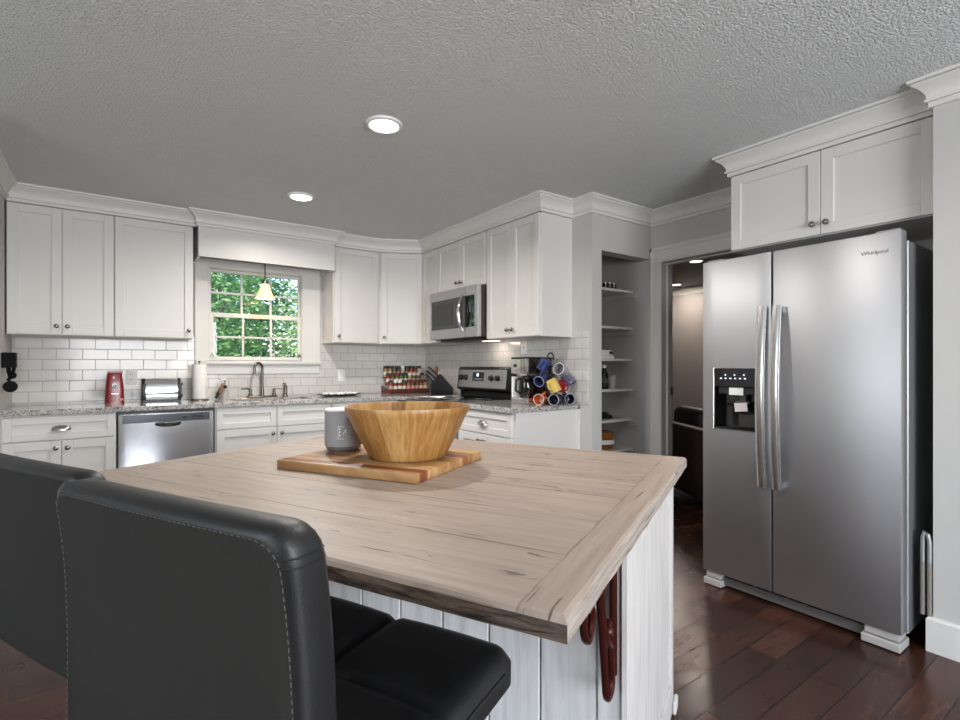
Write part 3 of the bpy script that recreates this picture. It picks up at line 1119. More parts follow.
MB().box(-0.006, -0.008, -0.006, 0.006, -0.006, 0.006, 0.001).build('slots', M['darkgrey'], ot)

# black holder on the left wall
wh = thing('wall_holder', 'small black holder mounted on the left wall with dark utensils hanging', 'wall rack', (XL, 4.52, 1.10))
MB().box(0.001, -0.04, 0.105, 0.070, 0.04, 0.205, 0.004).build('bracket', M['matteblack'], wh)
MB().tube([(0.03, 0, 0.11), (0.035, 0, 0.07), (0.055, -0.01, 0.045)], 0.012, 8).tube([(0.06, 0.01, 0.11), (0.05, 0, 0.06), (0.03, -0.01, 0.02)], 0.010, 8).ball((0.05, 0, 0.055), 0.024, 10).build('utensil', M['matteblack'], wh)
MB().cyl((0.04, 0, 0.03), (0.04, 0, 0.005), 0.003, 8).lathe([(0, -0.006), (0.036, -0.005), (0.038, 0), (0.036, 0.005), (0, 0.006)], (0.042, -0.01, -0.018), 20, (0.3, -1, 0)).build('measuring_cup', M['matteblack'], wh)

# pendant
pe = thing('pendant_light', 'small amber glass bell pendant lamp hanging in front of the window', 'pendant lamp', (1.088, 4.77, CEIL))
MB().cyl((0, 0, -0.47), (0, 0, -0.012), 0.006, 10).build('stem', M['bronze'], pe)
MB().lathe([(0, 0), (0.06, 0), (0.056, -0.012), (0.02, -0.022), (0, -0.022)], (0, 0, 0), 24).build('canopy', M['bronze'], pe)
MB().lathe([(0, -0.47), (0.016, -0.47), (0.028, -0.478), (0.030, -0.500), (0.026, -0.504), (0, -0.504)], (0, 0, 0), 20).build('socket', M['bronze'], pe)
MB().lathe([(0.028, -0.500), (0.036, -0.512), (0.044, -0.545), (0.060, -0.590), (0.080, -0.622), (0.086, -0.630), (0.083, -0.630), (0.057, -0.592), (0.041, -0.547), (0.030, -0.512)], (0, 0, 0), 28).build('glass_shade', M['shade'], pe)
l_ = lamp('pendant_bulb', 'POINT', (1.088, 4.77, CEIL - 0.60), (0, 0, 0), 1.6, (1.0, 0.80, 0.50), shadow_soft_size=0.03)


# recessed downlights
def downlight(x, y, name, label, cat, r, mat, watts, color, spread=160):
    t = thing(name, label, cat, (x, y, CEIL), 0, 'recessed ceiling lights')
    MB().lathe([(r * 0.78, -0.010), (r * 0.82, -0.014), (r * 0.98, -0.008), (r, -0.001), (r, 0), (r * 0.78, 0)], (0, 0, 0), 40).build('trim_ring', M['white'], t)
    MB().lathe([(0, -0.018), (r * 0.4, -0.017), (r * 0.70, -0.013), (r * 0.78, -0.008), (r * 0.78, -0.001), (0, -0.001)], (0, 0, 0), 40).build('diffuser', mat, t)
    if watts:
        l = lamp('downlight_lamp', 'AREA', (x, y, CEIL - 0.022), (0, 0, 0), watts, color, shape='DISK', size=r * 1.5)
        l.data.spread = math.radians(spread)
    return t


WARM = (1.0, 0.95, 0.89)
downlight(1.111, 2.38, 'recessed_light', 'round recessed ceiling light nearest the camera, above the island', 'ceiling light', 0.092, M['lightdisc'], 22, WARM)
downlight(1.097, 3.739, 'recessed_light', 'round recessed ceiling light further back, in front of the sink', 'ceiling light', 0.092, M['lightdisc'], 22, WARM)
downlight(1.24, 1.06, 'recessed_light', 'round recessed ceiling light just above the top of the frame', 'ceiling light', 0.092, M['lightdisc'], 11, WARM)
downlight(5.50, 3.36, 'recessed_light', 'nearer of two recessed lights seen through the doorway', 'ceiling light', 0.085, M['denlight'], 10, (1.0, 0.88, 0.78), 180)
downlight(6.85, 4.50, 'recessed_light', 'further of two recessed lights seen through the doorway', 'ceiling light', 0.085, M['denlight'], 10, (1.0, 0.88, 0.78), 180)


# ---------------------------------------------------------------- dishwasher
dw = thing('dishwasher', 'stainless dishwasher under the granite below the toaster', 'dishwasher', (0.020, 4.345, 0))
MB().box(0.004, 0.004, 0.10, 0.600, 0.58, ZB - 0.004).box(0.02, 0.05, 0.0, 0.584, 0.56, 0.10).build('tub', M['black'], dw)
dpts = [(0.008 + 0.588 * k / 24, -0.020 - 0.010 * math.sin(PI * k / 24) ** 0.7) for k in range(25)]
MB().prism(dpts + [(0.596, 0.003), (0.008, 0.003)], 'z', 0.115, 0.878).build('door_panel', M['dwsteel'], dw)
MB().box(0.030, -0.033, 0.815, 0.570, -0.0295, 0.872, 0.001).build('control_strip', plain('dark_steel_strip', (96, 98, 104), 0.2, 0.9), dw)
mb = MB()
mb.lathe([(0, 0.0025), (0.075, 0.0025), (0.082, 0.0008), (0.082, 0)], (0, 0, 0), 32, (0, -1, 0))
mb.bm.verts.ensure_lookup_table()
for v in mb.bm.verts:
    v.co = Vector((0.302 + v.co.x, -0.030 + v.co.y, 0.800 + v.co.z * 0.28))
mb.build('pocket_handle', M['black'], dw)
MB().tube([(0.222, -0.031, 0.822), (0.232, -0.040, 0.812), (0.30, -0.044, 0.808), (0.372, -0.040, 0.812), (0.382, -0.031, 0.822)], 0.006, 8).build('handle_lip', M['chrome'], dw)
MB().box(0.39, -0.0345, 0.838, 0.42, -0.0325, 0.852).box(0.455, -0.0345, 0.838, 0.53, -0.0325, 0.854).build('buttons', M['black'], dw)


# ---------------------------------------------------------------- range
ra = thing('range', 'stainless and black electric range below the microwave', 'range', (2.17, 4.107, 0), -PI / 2)
RW = 0.776
MB().box(0.002, 0.012, 0.0, RW, 0.60, 0.905).build('body', M['fgrey'], ra)
MB().box(0.002, -0.045, 0.905, RW, 0.54, 0.930, 0.004, 2).build('cooktop', M['blackgloss'], ra)
for bx, by, r_ in ((0.20, 0.10, 0.10), (0.57, 0.10, 0.085), (0.20, 0.36, 0.075), (0.57, 0.36, 0.10)):
    MB().lathe([(r_ - 0.003, 0), (r_ - 0.003, 0.0008), (r_, 0.0008), (r_, 0)], (bx, by, 0.930), 36).build('burner_ring', M['fgrey'], ra)
od = MB().box(0.010, -0.030, 0.22, RW - 0.008, 0.011, 0.86, 0.006, 2).build('oven_door', M['steel'], ra)
MB().box(0.12, -0.033, 0.36, RW - 0.12, -0.0295, 0.70, 0.001).build('oven_window', M['blackgloss'], od)
MB().tube([(0.06, -0.03, 0.80), (0.06, -0.07, 0.80), (RW - 0.06, -0.07, 0.80), (RW - 0.06, -0.03, 0.80)], 0.011, 10).build('handle', M['steelh'], od)
MB().box(0.010, -0.028, 0.03, RW - 0.008, 0.011, 0.205, 0.005).build('warming_drawer', M['steel'], ra)
mb = MB()
mb.prism([(0.60, 0.905), (0.545, 0.930), (0.545, 0.985), (0.505, 1.005), (0.525, 1.195), (0.545, 1.208), (0.60, 1.208)], 'x', 0.002, RW, 0.003)
mb.build('backguard', M['black'], ra)
th = math.atan2(0.020, 0.19)
BX = Matrix.Translation((0, 0.5055, 1.010)) @ Matrix.Rotation(-th, 4, 'X')
MB(BX).box(0.028, -0.006, 0.008, RW - 0.030, 0.0, 0.172, 0.003).build('control_panel', M['steel'], ra)
dsp = MB(BX).box(0.255, -0.0085, 0.070, 0.430, -0.0055, 0.150, 0.002).build('display', M['blackgloss'], ra)
MB(BX).box(0.322, -0.0095, 0.112, 0.352, -0.0083, 0.138).build('clock_digits', M['clock'], dsp)
MB(BX).box(0.27, -0.0092, 0.078, 0.415, -0.0083, 0.096, 0.001).build('button_row', plain('grey_keys', (96, 96, 98), 0.5), dsp)
for kx in (0.075, 0.150, 0.545, 0.635):
    MB(BX).lathe([(0, 0.026), (0.019, 0.026), (0.023, 0.020), (0.024, 0.004), (0.028, 0)], (kx, -0.006, 0.100), 20, (0, -1, 0)).build('burner_knob', M['black'], ra)
for k, (x0, y0, x1, y1) in enumerate(((0.10, 0.03, 0.30, 0.30), (0.055, 0.09, 0.21, 0.40))):
    ut = thing('spatula', ('pale metal spatula lying on the black cooktop, nearer the room' if k == 0 else 'pale metal spatula lying on the black cooktop, nearer the wall'), 'utensil', (0, 0, 0), 0, 'utensils on the cooktop')
    P0 = Vector((2.17 + y0, 4.107 - x0, 0.934)); P1 = Vector((2.17 + y1, 4.107 - x1, 0.934))
    ut.location = P0
    d_ = P1 - P0
    ut.rotation_euler = (0, 0, math.atan2(d_.y, d_.x))
    L_ = d_.length
    MB().tube([(0, 0, 0.004), (L_ * 0.7, 0, 0.006)], 0.007, 8).build('handle', M['nickel'], ut)
    MB().box(L_ * 0.69, -0.032, 0.000, L_, 0.032, 0.006, 0.003).build('blade', M['nickel'], ut)


# ---------------------------------------------------------------- microwave
mw = thing('microwave', 'stainless over-the-range microwave with black glass door', 'microwave', (2.39, 4.132, 1.455), -PI / 2)
W_, H_ = 0.772, 0.425
MB().box(0.004, 0.035, 0.0, W_ - 0.004, XS - 2.39 - 0.001, H_ + 0.0, 0.003).build('case', plain('dark_brown_case', (52, 42, 38), 0.4), mw)
mb = MB()
mb.box(0, 0, 0.345, W_, 0.034, H_, 0.003)
mb.box(0, 0, 0.0, W_, 0.034, 0.085, 0.003)
mb.box(0, 0.0, 0.084, 0.022, 0.034, 0.346, 0.002)
mb.box(W_ - 0.050, 0.0, 0.084, W_, 0.034, 0.346, 0.002)
md = mb.build('door_frame', M['steel'], mw)
MB().box(0.021, 0.006, 0.083, W_ - 0.049, 0.032, 0.347).build('door_glass', M['blackgloss'], md)
MB().box(0.055, 0.0045, 0.12, 0.38, 0.0065, 0.31, 0.0).build('window_mesh', plain('dark_mesh', (34, 37, 35), 0.15, var=0.1), md)
MB().box(0.588, -0.0008, 0.0, 0.591, 0.012, H_).build('door_seam', M['black'], md)
hp = []
for k in range(13):
    t_ = k / 12
    hp.append((0.560 + 0.0 * t_, -0.004 - 0.050 * math.sin(PI * t_) ** 0.8, 0.055 + 0.30 * t_))
MB().tube(hp, 0.011, 10, flat=(1.3, 0.9)).build('handle', M['chrome'], md)
MB().box(0.06, 0.08, -0.022, 0.71, 0.34, 0.0, 0.004).build('vent_underside', M['black'], mw)
MB().box(0.52, 0.22, -0.025, 0.66, 0.32, -0.021, 0.001).build('work_light', emis('lit_work_light', (255, 235, 210), 3.0), mw)
lamp('microwave_work_lamp', 'AREA', (2.665, 3.545, 1.425), (0, math.radians(-18), 0), 0.8, (1.0, 0.90, 0.80), shape='RECTANGLE', size=0.10, size_y=0.14)


# ---------------------------------------------------------------- spice rack and its bottles
rk = thing('spice_rack', 'three-tier reddish wooden spice rack in the corner of the granite', 'spice rack', (2.50, 4.83, CT))
HW = 0.232
mb = MB()
for k, (yy, zz) in enumerate(((-0.065, 0.020), (0.0, 0.092), (0.065, 0.164))):
    mb.box(-HW + 0.008, yy - 0.032, zz - 0.010, HW - 0.008, yy + 0.032, zz, 0.001)
mb.build('tiers', M['rackwood'], rk)
MB().box(-HW + 0.008, -0.102, 0.006, HW - 0.008, -0.0975, 0.045, 0.001).build('front_rail', M['rackwood'], rk)
for s_ in (-1, 1):
    x0, x1 = sorted((s_ * HW, s_ * (HW - 0.008)))
    MB().prism([(-0.102, 0.0), (0.098, 0.0), (0.098, 0.08), (-0.102, 0.03)], 'x', x0, x1).build('side_panel', M['rackwood'], rk)
ORD = ['first', 'second', 'third', 'fourth', 'fifth', 'sixth', 'seventh', 'eighth', 'ninth', 'tenth']
capm = [M['black'], M['black'], plain('dark_red_cap', (110, 24, 26), 0.4), M['white']]
conm = [plain('spice_' + n, c, 0.25) for n, c in (('tan', (178, 140, 96)), ('red', (140, 46, 34)), ('green', (84, 92, 60)), ('brown', (96, 66, 44)), ('pale', (206, 196, 180)), ('rust', (160, 84, 50)))]
labm = [plain('cream_label', (222, 214, 200), 0.6), plain('pink_label', (196, 150, 140), 0.6)]
protos = {}
for ci in range(len(conm)):
    for ki in range(len(capm)):
        mb = MB()
        mb.lathe([(0, 0), (0.019, 0), (0.0215, 0.003), (0.0215, 0.078), (0.016, 0.090), (0, 0.090)], (0, 0, 0), 14)
        mb.mi = 1
        mb.lathe([(0, 0.088), (0.0195, 0.088), (0.0195, 0.114), (0.018, 0.116), (0, 0.116)], (0, 0, 0), 14)
        mb.mi = 2
        mb.lathe([(0.0217, 0.022), (0.0221, 0.022), (0.0221, 0.056), (0.0217, 0.056)], (0, 0, 0), 14)
        protos[(ci, ki)] = mb
meshes = {}
TN = ['bottom', 'middle', 'top']
for tier, (yy, zz) in enumerate(((-0.065, 0.0205), (0.0, 0.0925), (0.065, 0.1645))):
    n = 9
    for i in range(n):
        ci, ki = random.randrange(len(conm)), (0 if tier == 2 and random.random() < 0.6 else random.randrange(len(capm)))
        lab = '%s spice bottle from the left on the %s tier of the rack' % (ORD[i], TN[tier])
        if (ci, ki) not in meshes:
            o = protos.pop((ci, ki)).build('spice_bottle', [conm[ci], capm[ki], labm[(ci + ki) % 2]])
            meshes[(ci, ki)] = o.data
        else:
            o = bpy.data.objects.new('spice_bottle', meshes[(ci, ki)])
            COL.objects.link(o)
        o.location = (2.50 - HW + 0.032 + i * (2 * HW - 0.064) / (n - 1), 4.83 + yy, CT + zz)
        tag(o, lab, 'spice bottle', 'bottles on the spice rack')

# knife block: local x to the viewer's left, local y away
Rv = Vector((0.8125, -0.583, 0))
ka = math.atan2(0.583, -0.8125)
kb = thing('knife_block', 'black wooden knife block tilted beside the range', 'knife block', (2.60, 4.27, CT), ka)
mb = MB()
mb.prism([(0.095, 0.0), (-0.105, 0.0), (-0.115, 0.062), (0.012, 0.205), (0.105, 0.105)], 'y', -0.055, 0.055, 0.002)
mb.build('block', plain('black_block_wood', (14, 12, 11), 0.55, var=0.3, spec=0.2), kb)
KD = Vector((0.735, 0, 0.678))
slot0, slot1 = Vector((0.022, 0, 0.194)), Vector((0.098, 0, 0.112))
kc = 0
for r_ in range(3):
    for c_ in range(4):
        kc += 1
        base = slot0.lerp(slot1, 0.14 + 0.33 * r_) + Vector((0, 0.039 - 0.026 * c_, 0))
        L_ = (0.125, 0.110, 0.095)[r_] - 0.006 * c_
        kn = thing('knife', '%s knife from the front in the %s row of the block' % (ORD[c_], ['upper', 'middle', 'lower'][r_]), 'knife', Matrix.Rotation(ka, 4, 'Z') @ base + Vector((2.60, 4.27, CT)), ka, 'knives in the knife block')
        MB().tube([KD * 0.002, KD * (L_ * 0.5), KD * L_], [0.0100, 0.0092, 0.0108], 8).build('handle', M['black'], kn)
        MB().tube([KD * 0.004 + Vector((0.004, 0.0085, 0.005)), KD * L_ + Vector((0.004, 0.0085, 0.005))], 0.0045, 6).build('rivet_strip', M['chrome'], kn)
        MB().tube([KD * (L_ - 0.002), KD * (L_ + 0.006)], 0.0118, 8).build('end_cap', M['chrome'], kn)
ws = thing('wooden_spoon', 'round brown wooden spoon head rising behind the knife block', 'utensil', (2.69, 4.50, CT))
MB().lathe([(0, 0), (0.042, 0), (0.046, 0.02), (0.044, 0.13), (0.040, 0.13), (0.040, 0.012), (0, 0.012)], (0, 0, 0), 20).build('crock', M['white'], ws)
MB().tube([(0, 0, 0.012), (-0.01, 0, 0.19)], 0.007, 8).build('handle', M['spoonwood'], ws)
MB(Matrix.Translation((-0.012, 0, 0.236)) @ Matrix.Rotation(math.radians(35), 4, 'Z')).ball((0, 0, 0), 0.048, 16, (0.85, 0.28, 1.0)).build('spoon_head', M['spoonwood'], ws)


# ---------------------------------------------------------------- coffee maker
cm = thing('coffee_maker', 'stainless and black drip coffee maker on the short granite top', 'coffee maker', (2.47, 3.036, CT), -PI / 2)
MB().box(0.0, 0.0, 0.0, 0.196, 0.25, 0.045, 0.006, 2).build('base', M['steelh'], cm)
MB().box(0.004, 0.15, 0.045, 0.192, 0.248, 0.335, 0.006, 2).build('tower', plain('brown_black_plastic', (36, 28, 25), 0.15, coat=0.6), cm)
bh = MB().box(0.003, 0.010, 0.225, 0.193, 0.149, 0.335, 0.006, 2).build('brew_head', plain('brown_black_head', (34, 27, 24), 0.15, coat=0.6), cm)
MB().box(0.0, 0.0, 0.222, 0.196, 0.0095, 0.335, 0.003, 2).build('front_plate', M['steelh'], bh)
MB().box(-0.001, -0.001, 0.3355, 0.197, 0.25, 0.348, 0.004).build('lid', M['black'], cm)
MB().lathe([(0, 0.006), (0.013, 0.006), (0.014, 0)], (0.050, -0.0005, 0.285), 16, (0, -1, 0)).build('power_button', M['black'], cm)
MB().box(0.118, -0.002, 0.23, 0.122, 0.0, 0.332).box(0.150, -0.002, 0.23, 0.154, 0.0, 0.332).build('front_grooves', M['black'], cm)
MB().lathe([(0.035, 0.155), (0.06, 0.12), (0.062, 0.05), (0.055, 0.012), (0, 0.010)], (0.098, 0.072, 0.0365), 24).build('carafe', plain('coffee_glass', (26, 20, 18), 0.05, coat=0.6), cm)
MB().lathe([(0, 0.175), (0.035, 0.172), (0.040, 0.155), (0.040, 0.148), (0.034, 0.148)], (0.098, 0.072, 0.0365), 20).tube([(0.098, 0.018, 0.185), (0.098, -0.03, 0.18), (0.098, -0.035, 0.10), (0.098, 0.012, 0.075)], 0.009, 8).build('carafe_handle', M['black'], cm)
MB().box(-0.020, 0.02, 0.001, -0.002, 0.14, 0.20, 0.004, 2).build('water_window', M['white'], cm)

# ---------------------------------------------------------------- mug tree
TX, TY = 2.635, 2.775
Fv = Vector((0.583, 0.8125, 0))
mt = thing('mug_tree', 'black metal mug tree with looped top on the short granite top', 'mug tree', (TX, TY, CT))
MB().lathe([(0, 0), (0.045, 0), (0.045, 0.008), (0.03, 0.014), (0, 0.015)], (0, 0, 0), 24).build('base', M['black'], mt)
MB().cyl((0, 0, 0.010), (0, 0, 0.315), 0.007, 12).build('post', M['black'], mt)
lp = [(0.022 * math.cos(2 * PI * k / 16) * Rv.x, 0.022 * math.cos(2 * PI * k / 16) * Rv.y, 0.345 + 0.034 * math.sin(2 * PI * k / 16)) for k in range(16)]
MB().tube(lp, 0.006, 8, closed=True).build('loop', M['black'], mt)
arms = [(-0.045, 0.03, 0.315), (0.075, 0.01, 0.315), (-0.03, -0.05, 0.27), (0.09, 0.03, 0.25), (0.005, -0.075, 0.225), (0.03, -0.02, 0.16)]
for r_, f_, z in arms:
    e = Rv * r_ + Fv * f_
    MB().tube([(0, 0, z - 0.05), e * 0.6 + Vector((0, 0, z - 0.015)), e + Vector((0, 0, z))], 0.0045, 8).build('arm', M['black'], mt)


def mug(label, rgb, r_, f_, z, axis, hdir, rim=None, s=1.0, group='mugs on and around the mug tree'):
    """mouth opens along axis; the handle leaves towards hdir"""
    c = Vector((TX, TY, 0)) + Rv * r_ + Fv * f_ + Vector((0, 0, z))
    ax = (Rv * axis[0] + Fv * axis[1] + Vector((0, 0, axis[2]))).normalized()
    hd = Rv * hdir[0] + Fv * hdir[1] + Vector((0, 0, hdir[2]))
    hd = (hd - ax * hd.dot(ax)).normalized()
    t = thing('mug', label, 'mug', c, 0, group)
    body = plain('glaze_%d_%d_%d' % rgb, rgb, 0.15, var=0.08, coat=0.4)
    mb = MB().lathe([(0, -0.045 * s), (0.032 * s, -0.045 * s), (0.038 * s, -0.038 * s), (0.040 * s, 0.044 * s), (0.037 * s, 0.044 * s), (0.035 * s, -0.036 * s), (0, -0.040 * s)], (0, 0, 0), 24, ax)
    mb.build('cup', body, t)
    hp_ = []
    for k in range(9):
        a_ = PI * k / 8
        hp_.append(ax * (0.026 * s * math.cos(a_)) + hd * (0.036 * s + 0.028 * s * math.sin(a_)))
    MB().tube(hp_, 0.006 * s, 8).build('handle', body, t)
    if rim:
        MB().lathe([(0.0365 * s, 0.044 * s), (0.0405 * s, 0.044 * s), (0.040 * s, 0.047 * s), (0.037 * s, 0.047 * s)], (0, 0, 0), 24, ax).build('rim', plain('rim_%d_%d_%d' % rgb, rim, 0.2), t)
    return t


W3 = (232, 230, 228)
mug('blue mug at the upper left of the mug tree', (42, 56, 104), -0.058, -0.045, 1.226, (-0.5, 0.1, -0.9), (0.2, -0.6, 0.8))
mug('blue mug hanging lower left on the mug tree with its mouth towards the room', (38, 50, 92), -0.078, -0.092, 1.120, (-0.55, -0.8, -0.35), (0.5, 0.4, 0.9), (150, 158, 186))
mug('pale grey mug at the upper right of the mug tree', (142, 140, 146), 0.072, -0.055, 1.185, (-0.55, -0.80, 0.25), (0.1, 0.4, 0.9), W3, 1.1)
mug('violet-grey mug hanging right of the pale grey one', (104, 98, 122), 0.132, 0.005, 1.118, (0.5, -0.3, -0.8), (-0.5, 0, 0.8), None)
mug('yellow mug hanging tilted at the front of the mug tree', (198, 170, 90), 0.000, -0.150, 1.078, (0.42, -0.1, -0.9), (-0.75, -0.5, 0.45), (222, 198, 124), 1.05)
mug('red mug behind the yellow one on the mug tree', (132, 34, 40), 0.074, -0.045, 1.070, (-0.2, 0.3, -0.9), (0.7, -0.6, 0.2), None, 0.85)
mug('orange mug lying on the granite left of the mug tree base', (206, 98, 42), -0.082, -0.070, CT + 0.0405, (-0.42, -0.9, 0.0), (0.6, 0.3, 0.6), (226, 196, 172))
mug('navy mug lying on the granite in front of the mug tree base', (24, 29, 50), 0.026, -0.115, CT + 0.0405, (-0.55, -0.83, 0.0), (0.8, -0.5, 0.42), (176, 180, 192))
mug('navy mug lying on the granite right of the mug tree base', (22, 26, 44), 0.118, -0.025, CT + 0.0405, (0.25, -0.95, 0.0), (-0.2, -0.2, 0.42), (168, 172, 184))
sp = thing('saucer', 'pale plate leaning on the wall tiles behind the mugs', 'plate', (2.778, 2.76, CT + 0.002))
MB().lathe([(0, 0), (0.045, 0), (0.075, 0.010), (0.076, 0.012), (0.045, 0.004), (0, 0.004)], (0.005, 0, 0.077), 30, (-1, -0.12, 0.12)).build('plate', plain('pale_plate', (206, 202, 200), 0.2), sp)


# ---------------------------------------------------------------- pantry
SH = [1.836, 1.534, 1.275, 1.030, 0.785, 0.54]
SN = ['top', 'second', 'third', 'fourth', 'fifth', 'lowest']
for k, z in enumerate(SH):
    t = thing('pantry_shelf', 'white shelf in the pantry recess, %s' % ['topmost', 'second from the top', 'third from the top', 'fourth from the top', 'fifth from the top', 'lowest, behind the island'][k], 'shelf', (3.2, 3.0, z), 0, 'shelves in the pantry recess')
    X = Matrix.Translation((-3.2, -3.0, -z))
    MB(X).box(2.911, 2.70, z - 0.020, XR - 0.001, 3.279, z, 0.001).build('board', M['trimw'], t)
    MB(X).box(XR - 0.020, 2.66, z - 0.060, XR - 0.001, 3.279, z - 0.021, 0.001).box(2.911, 2.66, z - 0.060, 2.930, 3.279, z - 0.021, 0.001).build('cleats', M['wall'], t)
for k, (xx, lab) in enumerate(((3.205, 'dark little jar at the left on the top pantry shelf'), (3.255, 'dark little jar in the middle on the top pantry shelf'), (3.305, 'dark little jar at the right on the top pantry shelf'))):
    t = thing('jar', lab, 'jar', (xx, 2.745, SH[0]), 0, 'jars on the top pantry shelf')
    MB().lathe([(0, 0), (0.022, 0), (0.024, 0.004), (0.024, 0.036), (0.020, 0.040), (0, 0.040)], (0, 0, 0), 16).build('glass_body', M['candle'], t)
    MB().lathe([(0, 0.040), (0.020, 0.040), (0.020, 0.052), (0, 0.053)], (0, 0, 0), 16).build('lid', M['nickel'], t)
t = thing('storage_box', 'white box with dark end on the third pantry shelf', 'box', (3.235, 2.80, SH[2] + 0.026))
MB().box(-0.10, -0.055, 0.0, 0.06, 0.055, 0.045, 0.003).build('carton', M['white'], t)
MB().box(0.02, -0.057, 0.012, 0.061, -0.0545, 0.034).build('dark_print', M['black'], t)
MB().box(-0.10, -0.06, 0.0451, 0.065, 0.06, 0.052, 0.002).build('lid', M['darkgrey'], t)
solo('book', MB().box(-0.11, -0.06, 0, 0.075, 0.06, 0.024, 0.002), M['paper'], 'thin pale book lying under the white box on the third pantry shelf', 'book', (3.235, 2.80, SH[2] + 0.001))
t = thing('bottle', 'dark bottle on the fourth pantry shelf', 'bottle', (3.245, 2.79, SH[3]))
MB().lathe([(0, 0), (0.034, 0), (0.036, 0.005), (0.036, 0.115), (0.018, 0.150), (0.014, 0.175), (0, 0.175)], (0, 0, 0), 18).build('bottle_body', M['candle'], t)
MB().lathe([(0, 0.170), (0.017, 0.170), (0.017, 0.192), (0, 0.193)], (0, 0, 0), 14).build('cap', M['white'], t)
MB().lathe([(0.0362, 0.05), (0.0366, 0.05), (0.0366, 0.09), (0.0362, 0.09)], (0, 0, 0), 18).build('paper_label', M['darkgrey'], t)
t = solo('drinking_glass', MB().lathe([(0, 0), (0.026, 0), (0.034, 0.11), (0.032, 0.11), (0.025, 0.006), (0, 0.006)], (0, 0, 0), 18), plain('cloudy_glass', (170, 168, 166), 0.08), 'cloudy drinking glass right of the dark bottle on the fourth pantry shelf', 'glass', (3.325, 2.775, SH[3]))
t = thing('cloth_bundle', 'small black bundle on the fifth pantry shelf', 'bundle', (3.245, 2.80, SH[4]))
MB().ball((0, 0, 0.030), 0.055, 16, (1.1, 0.9, 0.55)).build('bundle_body', M['black'], t)
MB().ball((0.045, -0.02, 0.018), 0.032, 12, (1.1, 1.0, 0.56)).build('flap', M['black'], t)
t = thing('basket', 'orange-brown wicker basket on the lowest pantry shelf', 'basket', (3.255, 2.83, SH[5]))
mb = MB()
for k in range(7):
    mb.lathe([(0.098 - 0.003 * (6 - k), 0.0), (0.106 - 0.003 * (6 - k), 0.009), (0.098 - 0.003 * (6 - k), 0.018), (0.092 - 0.003 * (6 - k), 0.009), (0.098 - 0.003 * (6 - k), 0.0)], (0, 0, 0.002 + k * 0.0165), 30)
mb.lathe([(0, 0.002), (0.085, 0.002), (0.085, 0.008), (0, 0.008)], (0, 0, 0), 30)
mb.build('woven_body', M['basket'], t)
MB().lathe([(0, 0.150), (0.05, 0.148), (0.095, 0.138), (0.108, 0.122), (0.104, 0.118), (0, 0.118)], (0, 0, 0), 30).build('lid', M['basket'], t)
MB().lathe([(0.1055, 0.045), (0.1075, 0.045), (0.1075, 0.080), (0.1055, 0.080)], (0, 0, 0), 30).build('cloth_band', M['paper'], t)


# ---------------------------------------------------------------- fridge
fr = thing('refrigerator', 'stainless side-by-side refrigerator with water dispenser', 'refrigerator', (2.69, 1.603, 0), -PI / 2)
FW = 1.603 - 0.712
GX = 1.603 - 1.232
MB().box(0.004, 0.105, 0.055, FW - 0.004, 0.76, 1.765, 0.004).build('cabinet_body', M['fgrey'], fr)
dx0, dx1, dz0, dz1 = 1.603 - 1.536, 1.603 - 1.313, 0.877, 1.204
# freezer door, one piece with the dispenser opening through it
t = bmesh.new()
gx, gz = [0, dx0, dx1, GX - 0.004], [0.080, dz0, dz1, 1.795]
FA = [[t.verts.new((x, 0.0, z)) for z in gz] for x in gx]
FB = [[t.verts.new((x, 0.072, z)) for z in gz] for x in gx]
for i in range(3):
    for k in range(3):
        if (i, k) != (1, 1):
            t.faces.new([FA[i][k], FA[i + 1][k], FA[i + 1][k + 1], FA[i][k + 1]])
            t.faces.new([FB[i][k], FB[i][k + 1], FB[i + 1][k + 1], FB[i + 1][k]])
    for q in (0, 3):
        t.faces.new([FA[i][q], FA[i + 1][q], FB[i + 1][q], FB[i][q]])
        t.faces.new([FA[q][i], FA[q][i + 1], FB[q][i + 1], FB[q][i]])
for (a_, b_) in (((1, 1), (2, 1)), ((2, 1), (2, 2)), ((2, 2), (1, 2)), ((1, 2), (1, 1))):
    t.faces.new([FA[a_[0]][a_[1]], FA[b_[0]][b_[1]], FB[b_[0]][b_[1]], FB[a_[0]][a_[1]]])
bmesh.ops.recalc_face_normals(t, faces=t.faces)
oe = [e for e in t.edges if all(v.co.y < 0.001 for v in e.verts) and (all(v.co.x < 0.001 for v in e.verts) or all(v.co.x > GX - 0.005 for v in e.verts) or all(v.co.z < 0.081 for v in e.verts) or all(v.co.z > 1.794 for v in e.verts))]
bmesh.ops.bevel(t, geom=oe, offset=0.006, segments=2, affect='EDGES', profile=0.5)
d1 = MB()._add(t).build('freezer_door', M['steel'], fr)
d2 = MB().box(GX + 0.004, 0, 0.080, FW, 0.072, 1.795, 0.006, 2).build('fridge_door', M['steel'], fr)
MB().box(0.012, 0.073, 0.09, GX - 0.012, 0.104, 1.755).build('door_gasket', M['fgrey'], d1)
MB().box(GX + 0.012, 0.073, 0.09, FW - 0.008, 0.104, 1.755).build('door_gasket', M['fgrey'], d2)
